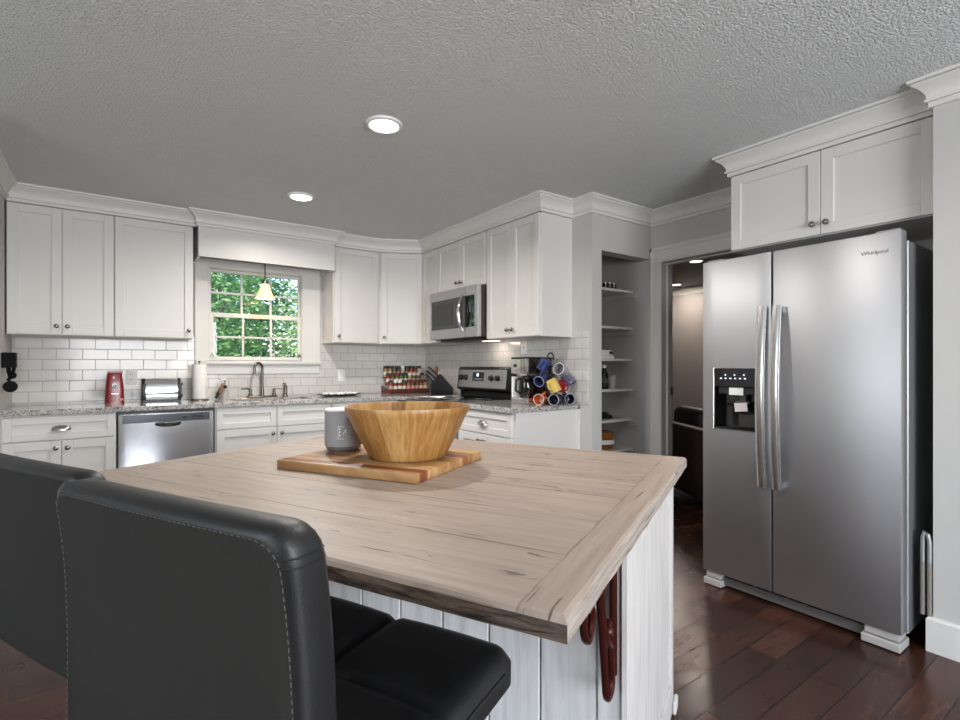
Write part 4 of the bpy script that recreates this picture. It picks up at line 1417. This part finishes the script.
# dispenser
dp = MB()
dp.box(dx0, 0.060, dz0, dx1, 0.068, dz1)
dp.box(dx0, 0.002, dz0, dx0 + 0.006, 0.06, dz1)
dp.box(dx1 - 0.006, 0.002, dz0, dx1, 0.06, dz1)
dp.box(dx0, 0.002, dz0, dx1, 0.06, dz0 + 0.012)
dp.box(dx0, -0.003, 1.105, dx1, 0.06, dz1, 0.002)
dp = dp.build('dispenser', M['blackgloss'], d1)
mb = MB()
e_ = 0.005
mb.box(dx0 - e_, -0.004, dz0 - e_, dx0, 0.002, dz1 + e_, 0.001)
mb.box(dx1, -0.004, dz0 - e_, dx1 + e_, 0.002, dz1 + e_, 0.001)
mb.box(dx0, -0.004, dz1, dx1, 0.002, dz1 + e_, 0.001)
mb.box(dx0, -0.004, dz0 - e_, dx1, 0.002, dz0, 0.001)
mb.build('dispenser_frame', M['steelh'], dp)
mb = MB()
for k in range(3):
    mb.box(dx0 + 0.062 + 0.050 * k, -0.0042, 1.166, dx0 + 0.069 + 0.050 * k, -0.003, 1.173)
for k in range(6):
    mb.box(dx0 + 0.036 + 0.026 * k, -0.0042, 1.148, dx0 + 0.046 + 0.026 * k, -0.003, 1.154)
mb.build('indicator_lights', M['led'], dp)
MB().box(dx0 + 0.020, 0.010, 1.066, dx1 - 0.010, 0.058, 1.1045, 0.003).build('nozzle_block', plain('dark_grey_plastic', (38, 38, 40), 0.4), dp)
MB().box(dx0 + 0.080, 0.0062, 1.062, dx0 + 0.156, 0.0100, 1.102, 0.001).build('notice_sticker', M['white'], dp)
mb = MB(Matrix.Translation((dx0 + 0.140, 0.030, 0.975)) @ Matrix.Rotation(math.radians(-6), 4, 'Y'))
mb.box(-0.034, -0.012, 0.0, 0.034, -0.008, 0.046, 0.001)
mb.build('warning_tag', plain('pale_warning_tag', (216, 206, 206), 0.5), dp)
MB().box(dx0 + 0.105, 0.0195, 1.018, dx0 + 0.178, 0.05, 1.030, 0.002).box(dx0 + 0.13, 0.026, 0.975, dx0 + 0.16, 0.055, 1.064).build('paddle', plain('grey_paddle', (70, 70, 72), 0.4), dp)
MB().box(dx0 + 0.115, 0.040, 0.892, dx1 - 0.012, 0.058, 0.962, 0.002).build('ice_chute', plain('smoky_chute', (62, 60, 58), 0.2), dp)
for hx, par in ((1.603 - 1.268, d1), (1.603 - 1.198, d2)):
    hp = []
    for k in range(17):
        t_ = k / 16
        hp.append((hx, -0.022 - 0.030 * math.sin(PI * t_), 0.605 + 0.915 * t_))
    mb = MB().tube(hp, 0.023, 14, flat=(0.36, 1.0))
    for z in (0.625, 1.50):
        mb.box(hx - 0.014, -0.026, z - 0.02, hx + 0.014, 0.001, z + 0.02, 0.004)
    mb.build('handle', M['steelh'], par)
mb = MB()
mb.box(0.10, 0.035, 0.015, FW - 0.14, 0.10, 0.062, 0.002)
mb.build('kick_grille', plain('grey_grille', (104, 102, 100), 0.45, 0.3), fr)
mb = MB()
for k in range(8):
    mb.box(0.12 + 0.08 * k, 0.030, 0.062, 0.18 + 0.08 * k, 0.10, 0.070)
mb.build('grille_slots', M['black'], fr)
for x0, x1 in ((0.004, 0.105), (FW - 0.145, FW - 0.004)):
    MB().box(x0, 0.0, 0.004, x1, 0.12, 0.040, 0.004).box(x0 + 0.01, 0.012, 0.044, x1 - 0.006, 0.10, 0.076, 0.003).build('foot_cover', plain('light_grey_plastic', (168, 166, 163), 0.45), fr)
    MB().cyl(((x0 + x1) / 2, 0.06, 0), ((x0 + x1) / 2, 0.06, 0.006), 0.02, 14).cyl(((x0 + x1) / 2, 0.70, 0), ((x0 + x1) / 2, 0.70, 0.056), 0.02, 14).build('levelling_foot', M['black'], fr)
for x0 in (FW - 0.10, 0.012):
    MB().box(x0, 0.03, 1.7951, x0 + 0.088, 0.12, 1.808, 0.004).build('hinge_cover', M['fgrey'], fr)
fc = bpy.data.curves.new('logo_text', 'FONT')
fc.body = 'Whirlpool'
fc.size = 0.024
fc.extrude = 0.0006
fo = bpy.data.objects.new('logo_tmp', fc)
COL.objects.link(fo)
bpy.context.view_layer.update()
me = bpy.data.meshes.new_from_object(fo.evaluated_get(bpy.context.evaluated_depsgraph_get()))
bpy.data.objects.remove(fo)
me.materials.append(M['knob'])
lg = bpy.data.objects.new('maker_logo', me)
COL.objects.link(lg)
lg.parent = d2
lg.rotation_euler = (PI / 2, 0, 0)
lg.location = (1.603 - 0.856, -0.0009, 1.704)

# folded frame stored in the gap between fridge and wall
fs = thing('folding_stand', 'grey folded frame with two ribbed legs tucked between fridge and wall', 'folding stand', (2.842, 0.668, 0.0))
for k, xx in enumerate((-0.0115, 0.0115)):
    mb = MB()
    prof = [(0, 0.1475)]
    z = 0.1475
    while z < 0.375:
        prof += [(0.0085, z), (0.0085, z + 0.006), (0.0072, z + 0.008)]
        z += 0.010
    prof.append((0, z))
    mb.lathe(prof, (0, xx, 0), 14)
    mb.build('ribbed_leg', M['rubber'], fs)
MB().tube([(0, -0.0115, 0.37), (0, -0.012, 0.46), (0, -0.006, 0.495), (0, 0.004, 0.502), (0, 0.011, 0.48), (0, 0.0115, 0.37)], 0.0085, 10).build('curved_top', M['fgrey'], fs)


# ---------------------------------------------------------------- island
IA = math.radians(26.1)           # local x = into the room away from the camera, local y = along the stool side
NEAR = Vector((0.480, 0.474, 0))
IL, IW = 1.586, 1.328             # along local y, along local x
ZI = 0.8915
isl = thing('kitchen_island', 'kitchen island with washed plank top, white base and iron bracket', 'island', NEAR, IA)
TT = 0.035
# top: beveled slab with its own materials on the stool-side and end edges
t = bmesh.new()
prof = [(0.0, ZI - TT), (0.0, ZI - 0.010), (0.004, ZI - 0.003), (0.010, ZI)]
def loop(o, z):
    return [(o, o, z), (IW - o, o, z), (IW - o, IL - o, z), (o, IL - o, z)]
rings = []
sub = 26
for o, z in prof:
    c4 = loop(o, z)
    ring = []
    for i in range(4):
        a_, b_ = Vector(c4[i]), Vector(c4[(i + 1) % 4])
        for k in range(sub):
            p = a_.lerp(b_, k / sub)
            j = 0.0009 * (math.sin(k * 2.1 + i * 1.7) + 0.6 * math.sin(k * 5.3 + i)) if 0 < k < sub else 0.0
            nrm = [Vector((0, 1, 0)), Vector((-1, 0, 0)), Vector((0, -1, 0)), Vector((1, 0, 0))][i]
            ring.append(t.verts.new(p + nrm * max(-0.001, j)))
    rings.append(ring)
n = len(rings[0])
for r_ in range(len(rings) - 1):
    for k in range(n):
        f = t.faces.new([rings[r_][k], rings[r_][(k + 1) % n], rings[r_ + 1][(k + 1) % n], rings[r_ + 1][k]])
        side = k // sub
        f.material_index = 0 if r_ >= 1 and side != 0 and side != 3 else (2 if side in (0, 1, 2) else 1)
        if side == 3:
            f.material_index = 1 if r_ == 0 else 0
        if side in (0, 1, 2):
            f.material_index = 2 if r_ <= 1 else 0
f = t.faces.new(rings[-1]); f.material_index = 0
f = t.faces.new(rings[0][::-1]); f.material_index = 1
bmesh.ops.recalc_face_normals(t, faces=t.faces)
me = bpy.data.meshes.new('tabletop')
t.to_mesh(me); t.free()
for m_ in ('table', 'edgefront', 'edgeside'):
    me.materials.append(M[m_])
to_ = bpy.data.objects.new('tabletop', me)
COL.objects.link(to_)
to_.parent = isl
# base cabinet of the island
BX0, BX1, BY0, BY1 = 0.562, IW - 0.035, 0.040, IL - 0.040
ZT = ZI - TT - 0.001
MB().box(BX0 + 0.012, BY0 + 0.016, 0.0, BX1 - 0.002, BY1 - 0.016, ZT).build('base', M['islandpaint'], isl)
mb = MB()
y = BY0 + 0.075
k = 0
while y < BY1 - 0.02:                     # wide vertical boards on the stool side
    y2 = min(y + 0.145, BY1)
    mb.box(BX0, y + 0.002, 0.0, BX0 + 0.012, y2 - 0.002, ZT, 0.003)
    y = y2
mb.build('front_boards', M['islandpaint'], isl)
MB().box(BX0 - 0.004, BY0 + 0.0165, 0.0, BX0 + 0.012, BY0 + 0.074, ZT, 0.003).build('corner_stile', M['islandpaint'], isl)
MB().box(BX0 - 0.004, BY1 - 0.074, 0.0, BX0 + 0.012, BY1, ZT, 0.003).build('corner_stile', M['islandpaint'], isl)
mb = MB()
mb.box(BX0 - 0.012, BY0, 0.0, BX0 + 0.050, BY0 + 0.016, ZT, 0.002)
mb.box(BX1 - 0.050, BY0, 0.0, BX1, BY0 + 0.016, ZT, 0.002)
mb.box(BX0 + 0.050, BY0, ZT - 0.085, BX1 - 0.050, BY0 + 0.016, ZT, 0.002)
mb.box(BX0 + 0.050, BY0, 0.0, BX1 - 0.050, BY0 + 0.016, 0.11, 0.002)
mb.box(BX0 + 0.046, BY0 + 0.008, 0.10, BX1 - 0.046, BY0 + 0.0155, ZT - 0.08)
mb.build('end_panel', M['islandend'], isl)
MB().box(BX1 - 0.045, BY0 - 0.014, 0.0, BX1 + 0.014, BY0 - 0.001, 0.045, 0.004).build('base_shoe', M['trimw'], isl)
# iron scroll bracket under the overhang
byy = BY0 + 0.034
x0 = BX0 - 0.005
bk = MB(Matrix.Translation((0, byy, 0)) @ Matrix.Diagonal((1, 1.1, 1, 1)) @ Matrix.Translation((0, -byy, 0)))
def sc(cx, cz, rx, rz_, a0, a1, shrink=0.35, n=26):
    return [(cx + rx * (1 - (1 - shrink) * k / n) * math.cos(a0 + (a1 - a0) * k / n), byy, cz + rz_ * (1 - (1 - shrink) * k / n) * math.sin(a0 + (a1 - a0) * k / n)) for k in range(n + 1)]
# straight bars on the panel and under the top
bk.tube([(x0 - 0.007, byy, ZT - 0.004), (x0 - 0.007, byy, 0.505)], 0.0085, 8)
bk.tube([(x0 - 0.004, byy, ZT - 0.009), (x0 - 0.235, byy, ZT - 0.009)], 0.0085, 8)
# long drop: from under the top down to a narrow turn and back up into a curl
drop = [(x0 - 0.165, byy, ZT - 0.012)]
for k in range(1, 15):
    t_ = k / 14
    drop.append((x0 - 0.165 + 0.090 * t_ ** 0.8, byy, ZT - 0.012 - 0.335 * t_))
for k in range(1, 9):
    a_ = PI + PI * k / 8
    drop.append((x0 - 0.048 + 0.027 * math.cos(a_), byy, ZT - 0.347 + 0.034 * math.sin(a_)))
for k in range(1, 8):
    t_ = k / 7
    drop.append((x0 - 0.021 - 0.018 * t_, byy, ZT - 0.347 + 0.12 * t_))
drop += [(x0 - 0.052, byy, ZT - 0.210), (x0 - 0.062, byy, ZT - 0.228), (x0 - 0.055, byy, ZT - 0.246)]
bk.tube(drop, 0.0078, 8)
# inner loop beside it
inner = []
for k in range(17):
    t_ = k / 16
    inner.append((x0 - 0.020 - 0.085 * math.sin(PI * t_) ** 0.8, byy, ZT - 0.012 - 0.27 * t_))
bk.tube(inner, 0.0072, 8)
# front curl near the edge of the overhang
curl = [(x0 - 0.225, byy, ZT - 0.012), (x0 - 0.240, byy, ZT - 0.06)] + sc(x0 - 0.205, ZT - 0.135, 0.036, 0.052, PI * 0.9, PI * 2.7)
bk.tube(curl, 0.0078, 8)
bk.ball((x0 - 0.058, byy, ZT - 0.228), 0.013, 10)
bk.build('iron_bracket', M['iron'], isl)


# ---------------------------------------------------------------- cutting board, bowl, speaker
BZ = ZI + 0.0005
BT = 0.028
ba = math.radians(29.5)
bo = thing('cutting_board', 'reddish-streaked wooden cutting board lying on the island', 'cutting board', (0.668 + 0.012, 1.235 + 0.012, BZ), ba)
MB().box(0, 0, 0, 0.425, 0.522, BT, 0.003, 2).build('board', M['board'], bo)
bw = thing('wooden_bowl', 'large flared wooden bowl on the cutting board', 'bowl', (0.793, 1.515, BZ + BT))
MB().lathe([(0, 0), (0.118, 0), (0.126, 0.004), (0.130, 0.012), (0.150, 0.050), (0.176, 0.100), (0.194, 0.140), (0.199, 0.146), (0.204, 0.160), (0.203, 0.168), (0.196, 0.168), (0.190, 0.158),
            (0.168, 0.100), (0.140, 0.050), (0.115, 0.020), (0, 0.014)], (0, 0, 0), 72).build('bowl_body', M['bowl'], bw, angle=40)
spk = thing('smart_speaker', 'grey fabric cylinder speaker with white top on the cutting board', 'speaker', (0.668, 1.768, BZ + BT))
MB().lathe([(0, 0), (0.050, 0), (0.060, 0.008), (0.063, 0.018), (0, 0.018)], (0, 0, 0), 40).build('base_ring', M['clearbase'], spk)
MB().lathe([(0, 0.018), (0.0635, 0.018), (0.0645, 0.026), (0.0645, 0.136), (0.062, 0.140), (0, 0.140)], (0, 0, 0), 48).build('fabric_sleeve', M['greyfab'], spk)
MB().lathe([(0, 0.140), (0.062, 0.140), (0.0635, 0.144), (0.060, 0.147), (0, 0.146)], (0, 0, 0), 48).build('top_cap', M['white'], spk)
ca = math.atan2(-1.768, -0.668) - 0.05
tg = Matrix.Rotation(ca + PI / 2, 4, 'Z')
mb = MB(tg)
for (a0, z0, a1, z1) in ((-0.016, 0.046, 0.006, 0.0475), (-0.016, 0.0885, 0.006, 0.090), (-0.016, 0.0475, -0.0145, 0.0885)):
    mb.box(a0, -0.0665, z0, a1, -0.0635, z1)
for k, (a0, z0, a1, z1) in enumerate(((-0.011, 0.055, -0.007, 0.064), (-0.011, 0.068, -0.007, 0.074), (-0.011, 0.078, -0.007, 0.085), (0.002, 0.062, 0.004, 0.070), (0.008, 0.068, 0.011, 0.079))):
    mb.box(a0, -0.0668, z0, a1, -0.0635, z1)
mb.build('fabric_tag', M['white'], spk)


# ---------------------------------------------------------------- bar stools
SA = math.radians(26.1 - 90)
ia = Vector((math.cos(IA), math.sin(IA), 0))
ib = Vector((-math.sin(IA), math.cos(IA), 0))


def slab(mb, rows, cols, half, top, bot, R, yc, tk, e=0.012, Rb=0.05):
    """upholstered upright slab: half(z) half-width, yc(x,z) mid-surface, tk thickness; four outline loops joined by grids"""
    zs = []
    for k in range(rows + 1):
        t_ = k / rows
        zs.append(bot + (top - bot) * (0.5 - 0.5 * math.cos(PI * t_)))
    def w(z, ins):
        W = half(z) - ins
        zt, zb = top - ins, bot + ins
        if z > zt - R:
            q = min(1.0, (z - (zt - R)) / R)
            W -= R - R * math.sqrt(max(0, 1 - q * q))
        if z < zb + Rb:
            q = min(1.0, ((zb + Rb) - z) / Rb)
            W -= Rb - Rb * math.sqrt(max(0, 1 - q * q))
        return W
    grids = []
    layers = [(e, -tk / 2), (0.004, -tk / 2 + 0.005), (0.0, -tk / 2 + 0.012), (0.0, tk / 2 - 0.012), (0.004, tk / 2 - 0.005), (e, tk / 2)]
    t = bmesh.new()
    for ins, dy in layers:
        grd = []
        for z in zs:
            zz = min(max(z, bot + ins), top - ins)
            W = w(zz, ins)
            row = []
            for c in range(cols + 1):
                x = -W + 2 * W * c / cols
                row.append(t.verts.new((x, yc(x, zz) + dy, zz)))
            grd.append(row)
        grids.append(grd)
    def face(a, b, c, d, mi):
        try:
            f = t.faces.new([a, b, c, d])
            f.material_index = mi
        except ValueError:
            pass
    for gi, mi in ((0, 1), (len(layers) - 1, 0)):
        G = grids[gi]
        for r in range(rows):
            for c in range(cols):
                face(G[r][c], G[r][c + 1], G[r + 1][c + 1], G[r + 1][c], mi)
    def outline(G):
        o = [G[0][c] for c in range(cols + 1)] + [G[r][cols] for r in range(1, rows + 1)]
        o += [G[rows][c] for c in range(cols - 1, -1, -1)] + [G[r][0] for r in range(rows - 1, 0, -1)]
        return o
    for a, b in zip(grids[:-1], grids[1:]):
        oa, ob = outline(a), outline(b)
        n = len(oa)
        for k in range(n):
            face(oa[k], oa[(k + 1) % n], ob[(k + 1) % n], ob[k], 0)
    used = [v for v in t.verts if not v.link_faces]
    bmesh.ops.delete(t, geom=used, context='VERTS')
    bmesh.ops.recalc_face_normals(t, faces=t.faces)
    mb._add2(t)
    return w


def _add2(s, tmp):
    me = bpy.data.meshes.new('tmp')
    bmesh.ops.transform(tmp, matrix=s.xf, verts=tmp.verts)
    tmp.to_mesh(me)
    tmp.free()
    s.bm.from_mesh(me)
    bpy.data.meshes.remove(me)


MB._add2 = _add2
SEAT = 0.715
TOPZ, BOTZ = 1.056, 0.645


def yc(x, z):
    t_ = (z - BOTZ) / (TOPZ - BOTZ)
    lean = -0.191 - 0.022 * t_ ** 4
    wrap = 0.08 * x * x                       # the sides curl gently forward
    return lean + wrap


def half(z):
    t_ = (z - BOTZ) / (TOPZ - BOTZ)
    return 0.2480 - 0.008 * t_


st = thing('bar_stool', 'black faux-leather bar stool nearest the camera, its back filling the lower left', 'bar stool', NEAR + ia * -0.055 + ib * 0.43, SA, 'bar stools at the island')
mb = MB()
wfun = slab(mb, 26, 16, half, TOPZ, BOTZ, 0.032, yc, 0.056, Rb=0.04)
back = mb.build('backrest', [M['leather'], M['suede']], st, angle=50)
# stitched seams round the edge of the back
mb = MB()
def seam(ins, dy, dash=0.0050, gap=0.0040, extra=0.0):
    path = []
    zs = [BOTZ + 0.05 + (TOPZ - BOTZ - 0.05 - ins) * k / 60 for k in range(61)]
    for z in zs:
        path.append((wfun(z, ins), z))
    right = [Vector((x, yc(x, z) + dy, z)) for x, z in path]
    W = path[-1][0]
    topl = [Vector((W - 2 * W * k / 40, yc(W - 2 * W * k / 40, TOPZ - ins) + dy, TOPZ - ins)) for k in range(1, 40)]
    left = [Vector((-p.x, p.y, p.z)) for p in right[::-1]]
    pl = right + topl + left
    # walk along it
    acc, on, cur, segs = 0.0, True, [pl[0]], []
    for a, b in zip(pl[:-1], pl[1:]):
        L = (b - a).length
        pos = 0.0
        while L - pos > 1e-6:
            need = (dash if on else gap) - acc
            st_ = min(need, L - pos)
            pos += st_
            acc += st_
            p = a.lerp(b, pos / L)
            if on:
                cur.append(p)
            if acc >= (dash if on else gap) - 1e-7:
                if on and len(cur) >= 2:
                    segs.append((cur[0], cur[-1]))
                on = not on
                acc = 0.0
                cur = [p]
    return segs
for s_ in seam(0.0135, -0.0284) :
    if (s_[0] - s_[1]).length > 0.002:
        mb.tube([s_[0], s_[1]], 0.0007, 5)
mb.build('stitching', M['thread'], back)
mb = MB()
for s_ in seam(0.0150, 0.0278):
    if (s_[0] - s_[1]).length > 0.002:
        mb.tube([s_[0], s_[1]], 0.0009, 5)
mb.build('stitching', M['thread'], back)
mb = MB()
for s_ in (-1, 1):                                   # corner seams across the edge band
    z = TOPZ - 0.040
    for off in (0.0, 0.010):
        pl = []
        for ins, dy in ((0.011, -0.0278), (0.004, -0.023), (0.0, -0.016), (0.0, 0.0), (0.0, 0.016), (0.004, 0.023), (0.011, 0.0278)):
            x = s_ * (wfun(z + off, ins) + 0.0002)
            pl.append((x, yc(x, z + off) + dy, z + off))
        mb.tube(pl, 0.0011, 6)
    mb.build('corner_seam', M['leather'], back)
    mb = MB()
mb.bm.free()
# seat: tufted into quarters
t = bmesh.new()
NX, NY = 30, 32
SXH, SY_0, SY_1 = 0.264, -0.180, 0.268
def seatpt(i, j, top):
    u, v = i / NX * 2 - 1, j / NY * 2 - 1
    x, y = u * SXH, (SY_0 + SY_1) / 2 + v * (SY_1 - SY_0) / 2
    # rounded plan corners
    k = 0.035
    dx, dy = max(0, abs(x) - (SXH - k)), max(0, abs(y - (SY_0 + SY_1) / 2) - ((SY_1 - SY_0) / 2 - k))
    r = math.hypot(dx, dy)
    if dx > 0 and dy > 0:
        m = max(dx, dy) / r
        x = math.copysign(SXH - k + dx * m, x)
        y = (SY_0 + SY_1) / 2 + math.copysign((SY_1 - SY_0) / 2 - k + dy * m, y - (SY_0 + SY_1) / 2)
    edge = min(1.0, (1 - max(abs(u), abs(v))) / 0.14)
    if top:
        seamd = min(abs(u) * SXH, abs(y - 0.045))
        z = SEAT - 0.009 * math.exp(-(seamd / 0.009) ** 2) - 0.010 * math.exp(-((u * SXH) ** 2 + (y - 0.045) ** 2) / 0.0012)
        z += 0.004 * math.sin(PI * min(1, abs(u))) - 0.022 * (1 - math.sqrt(max(0, 1 - (1 - edge) ** 2)))
        z -= 0.012 * max(0, (v - 0.4)) ** 2
    else:
        z = SEAT - 0.070 + 0.008 * (1 - edge) ** 2
    return (x, y, z)
T_ = [[t.verts.new(seatpt(i, j, True)) for j in range(NY + 1)] for i in range(NX + 1)]
B_ = [[t.verts.new(seatpt(i, j, False)) for j in range(NY + 1)] for i in range(NX + 1)]
for i in range(NX):
    for j in range(NY):
        t.faces.new([T_[i][j], T_[i + 1][j], T_[i + 1][j + 1], T_[i][j + 1]])
        t.faces.new([B_[i][j], B_[i][j + 1], B_[i + 1][j + 1], B_[i + 1][j]])
bd = [(i, 0) for i in range(NX)] + [(NX, j) for j in range(NY)] + [(i, NY) for i in range(NX, 0, -1)] + [(0, j) for j in range(NY, 0, -1)]
for k in range(len(bd)):
    a_, b_ = bd[k], bd[(k + 1) % len(bd)]
    t.faces.new([T_[a_[0]][a_[1]], T_[b_[0]][b_[1]], B_[b_[0]][b_[1]], B_[a_[0]][a_[1]]])
bmesh.ops.recalc_face_normals(t, faces=t.faces)
mb = MB()
mb._add2(t)
seat = mb.build('seat', M['leather'], st, angle=60)
mb = MB()
pp = [seatpt(i, NY, True) for i in range(4, NX - 3)]
mb.tube([(x, y + 0.0012, z - 0.006) for x, y, z in pp], 0.0022, 6)
pp = [seatpt(NX, j, True) for j in range(4, NY - 3)]
mb.tube([(x + 0.0012, y, z - 0.006) for x, y, z in pp], 0.0022, 6)
mb.build('piping', M['leather'], seat)
MB().cyl((0, 0.02, 0.60), (0, 0.02, 0.629), 0.10, 28).build('swivel_plate', M['black'], st)
MB().cyl((0, 0.02, 0.02), (0, 0.02, 0.34), 0.030, 24).cyl((0, 0.02, 0.34), (0, 0.02, 0.60), 0.020, 24).build('column', M['chrome'], st)
MB().lathe([(0, 0), (0.20, 0), (0.20, 0.006), (0.12, 0.018), (0.04, 0.030), (0, 0.030)], (0, 0.02, 0), 48).build('floor_base', M['chrome'], st)
ft = [(0.0, 0.05, 0.27), (-0.10, 0.12, 0.27), (-0.12, 0.20, 0.27), (-0.06, 0.235, 0.27), (0.06, 0.235, 0.27), (0.12, 0.20, 0.27), (0.10, 0.12, 0.27)]
MB().tube(ft, 0.010, 10, closed=True).build('footrest', M['chrome'], st)
s2 = copy_tree(st)
s2.location = NEAR + ia * 0.068 + ib * 1.115
for ch in s2.children:
    if ch.name.split('.')[0] in ('seat', 'backrest', 'swivel_plate'):
        ch.location.z -= 0.037          # this stool's gas lift sits a little lower
s2['label'] = 'black faux-leather bar stool further along the island, cut off by the left edge'


# ---------------------------------------------------------------- sofa in the next room
sa_ = math.radians(58.6)
so = thing('loveseat', 'dark brown leather loveseat seen from behind through the doorway', 'sofa', (3.86, 2.30, 0), sa_)
# local x along the back, local y = towards the viewer's side; the seat lies towards -y
MB().box(-0.20, -0.16, 0.10, 1.08, 0.0, 0.690, 0.05, 4).build('back_panel', M['leatherbrown'], so)
MB().box(-0.18, -0.010, 0.688, 1.06, 0.002, 0.699, 0.003).build('back_welt', plain('pale_welt', (120, 104, 98), 0.5), so)
MB().box(-0.05, -0.86, 0.12, 0.93, -0.17, 0.44, 0.06, 4).build('seat_base', M['leatherbrown'], so)
for x0 in (-0.22, 0.90):
    MB().box(x0, -0.90, 0.10, x0 + 0.20, -0.17, 0.60, 0.07, 4).build('arm', M['leatherbrown'], so)
for x0, x1 in ((-0.12, 0.38), (0.40, 0.92)):
    MB().box(x0, -0.34, 0.45, x1, -0.161, 0.83, 0.085, 5).build('back_cushion', M['leatherbrown'], so)
for xx in (-0.14, 1.02):
    for yy in (-0.82, -0.06):
        MB().cyl((xx, yy, 0), (xx, yy, 0.12), 0.022, 12).build('leg', M['black'], so)


# ---------------------------------------------------------------- outdoors
struct(MB().box(-14, 5.2, -0.65, 18, 30, -0.6).build('lawn_ground', M['lawn']))


def tree(name, label, loc, trunk_h, crown_c, crown_r, n, leaf, mat):
    t = thing(name, label, 'tree', loc, random.uniform(0, 6), 'trees beyond the window')
    tr = MB()
    tr.tube([(0, 0, 0), (0.05, 0.03, trunk_h * 0.5), (0.0, 0.05, trunk_h)], [0.14, 0.11, 0.06], 10)
    for k in range(5):
        a_ = 2 * PI * k / 5
        tr.tube([(0.02, 0.03, trunk_h * 0.6), (0.5 * crown_r[0] * math.cos(a_), 0.5 * crown_r[1] * math.sin(a_), crown_c + random.uniform(-0.3, 0.6))], [0.05, 0.015], 6)
    tr.build('trunk', M['bark'], t)
    V, F = [], []
    for k in range(n):
        while True:
            p = Vector((random.uniform(-1, 1), random.uniform(-1, 1), random.uniform(-1, 1)))
            if 0.25 < p.length < 1:
                break
        p = Vector((p.x * crown_r[0], p.y * crown_r[1], crown_c + p.z * crown_r[2]))
        d = Vector((random.gauss(0, 1), random.gauss(0, 1), random.gauss(0, 0.6))).normalized()
        s_ = d.cross(Vector((random.gauss(0, 1), random.gauss(0, 1), random.gauss(0, 1)))).normalized()
        L = leaf * random.uniform(0.7, 1.3)
        b_ = len(V)
        V += [p - d * L, p + s_ * L * 0.45, p + d * L, p - s_ * L * 0.45]
        F.append((b_, b_ + 1, b_ + 2, b_ + 3))
    me = bpy.data.meshes.new('foliage')
    me.from_pydata([tuple(v) for v in V], [], F)
    me.materials.append(M[mat])
    o = bpy.data.objects.new('foliage', me)
    COL.objects.link(o)
    o.parent = t
    return t


tree('broadleaf_tree', 'dense green tree filling the left panes of the window', (0.95, 8.5, -0.6), 2.2, 2.7, (1.0, 1.0, 1.9), 9000, 0.05, 'leafa')
tree('broadleaf_tree', 'darker tree behind the middle panes of the window', (2.3, 12.0, -0.6), 2.6, 2.6, (1.35, 1.3, 1.8), 7000, 0.07, 'leafb')
tree('broadleaf_tree', 'pale sunlit tree in the right panes of the window', (3.05, 8.9, -0.6), 1.9, 2.4, (0.85, 0.85, 1.4), 1700, 0.05, 'leafc')
tree('broadleaf_tree', 'green tree mirrored in the glass door of the microwave', (-2.0, 9.6, -0.6), 2.2, 2.7, (1.5, 1.2, 2.0), 6000, 0.07, 'leafa')
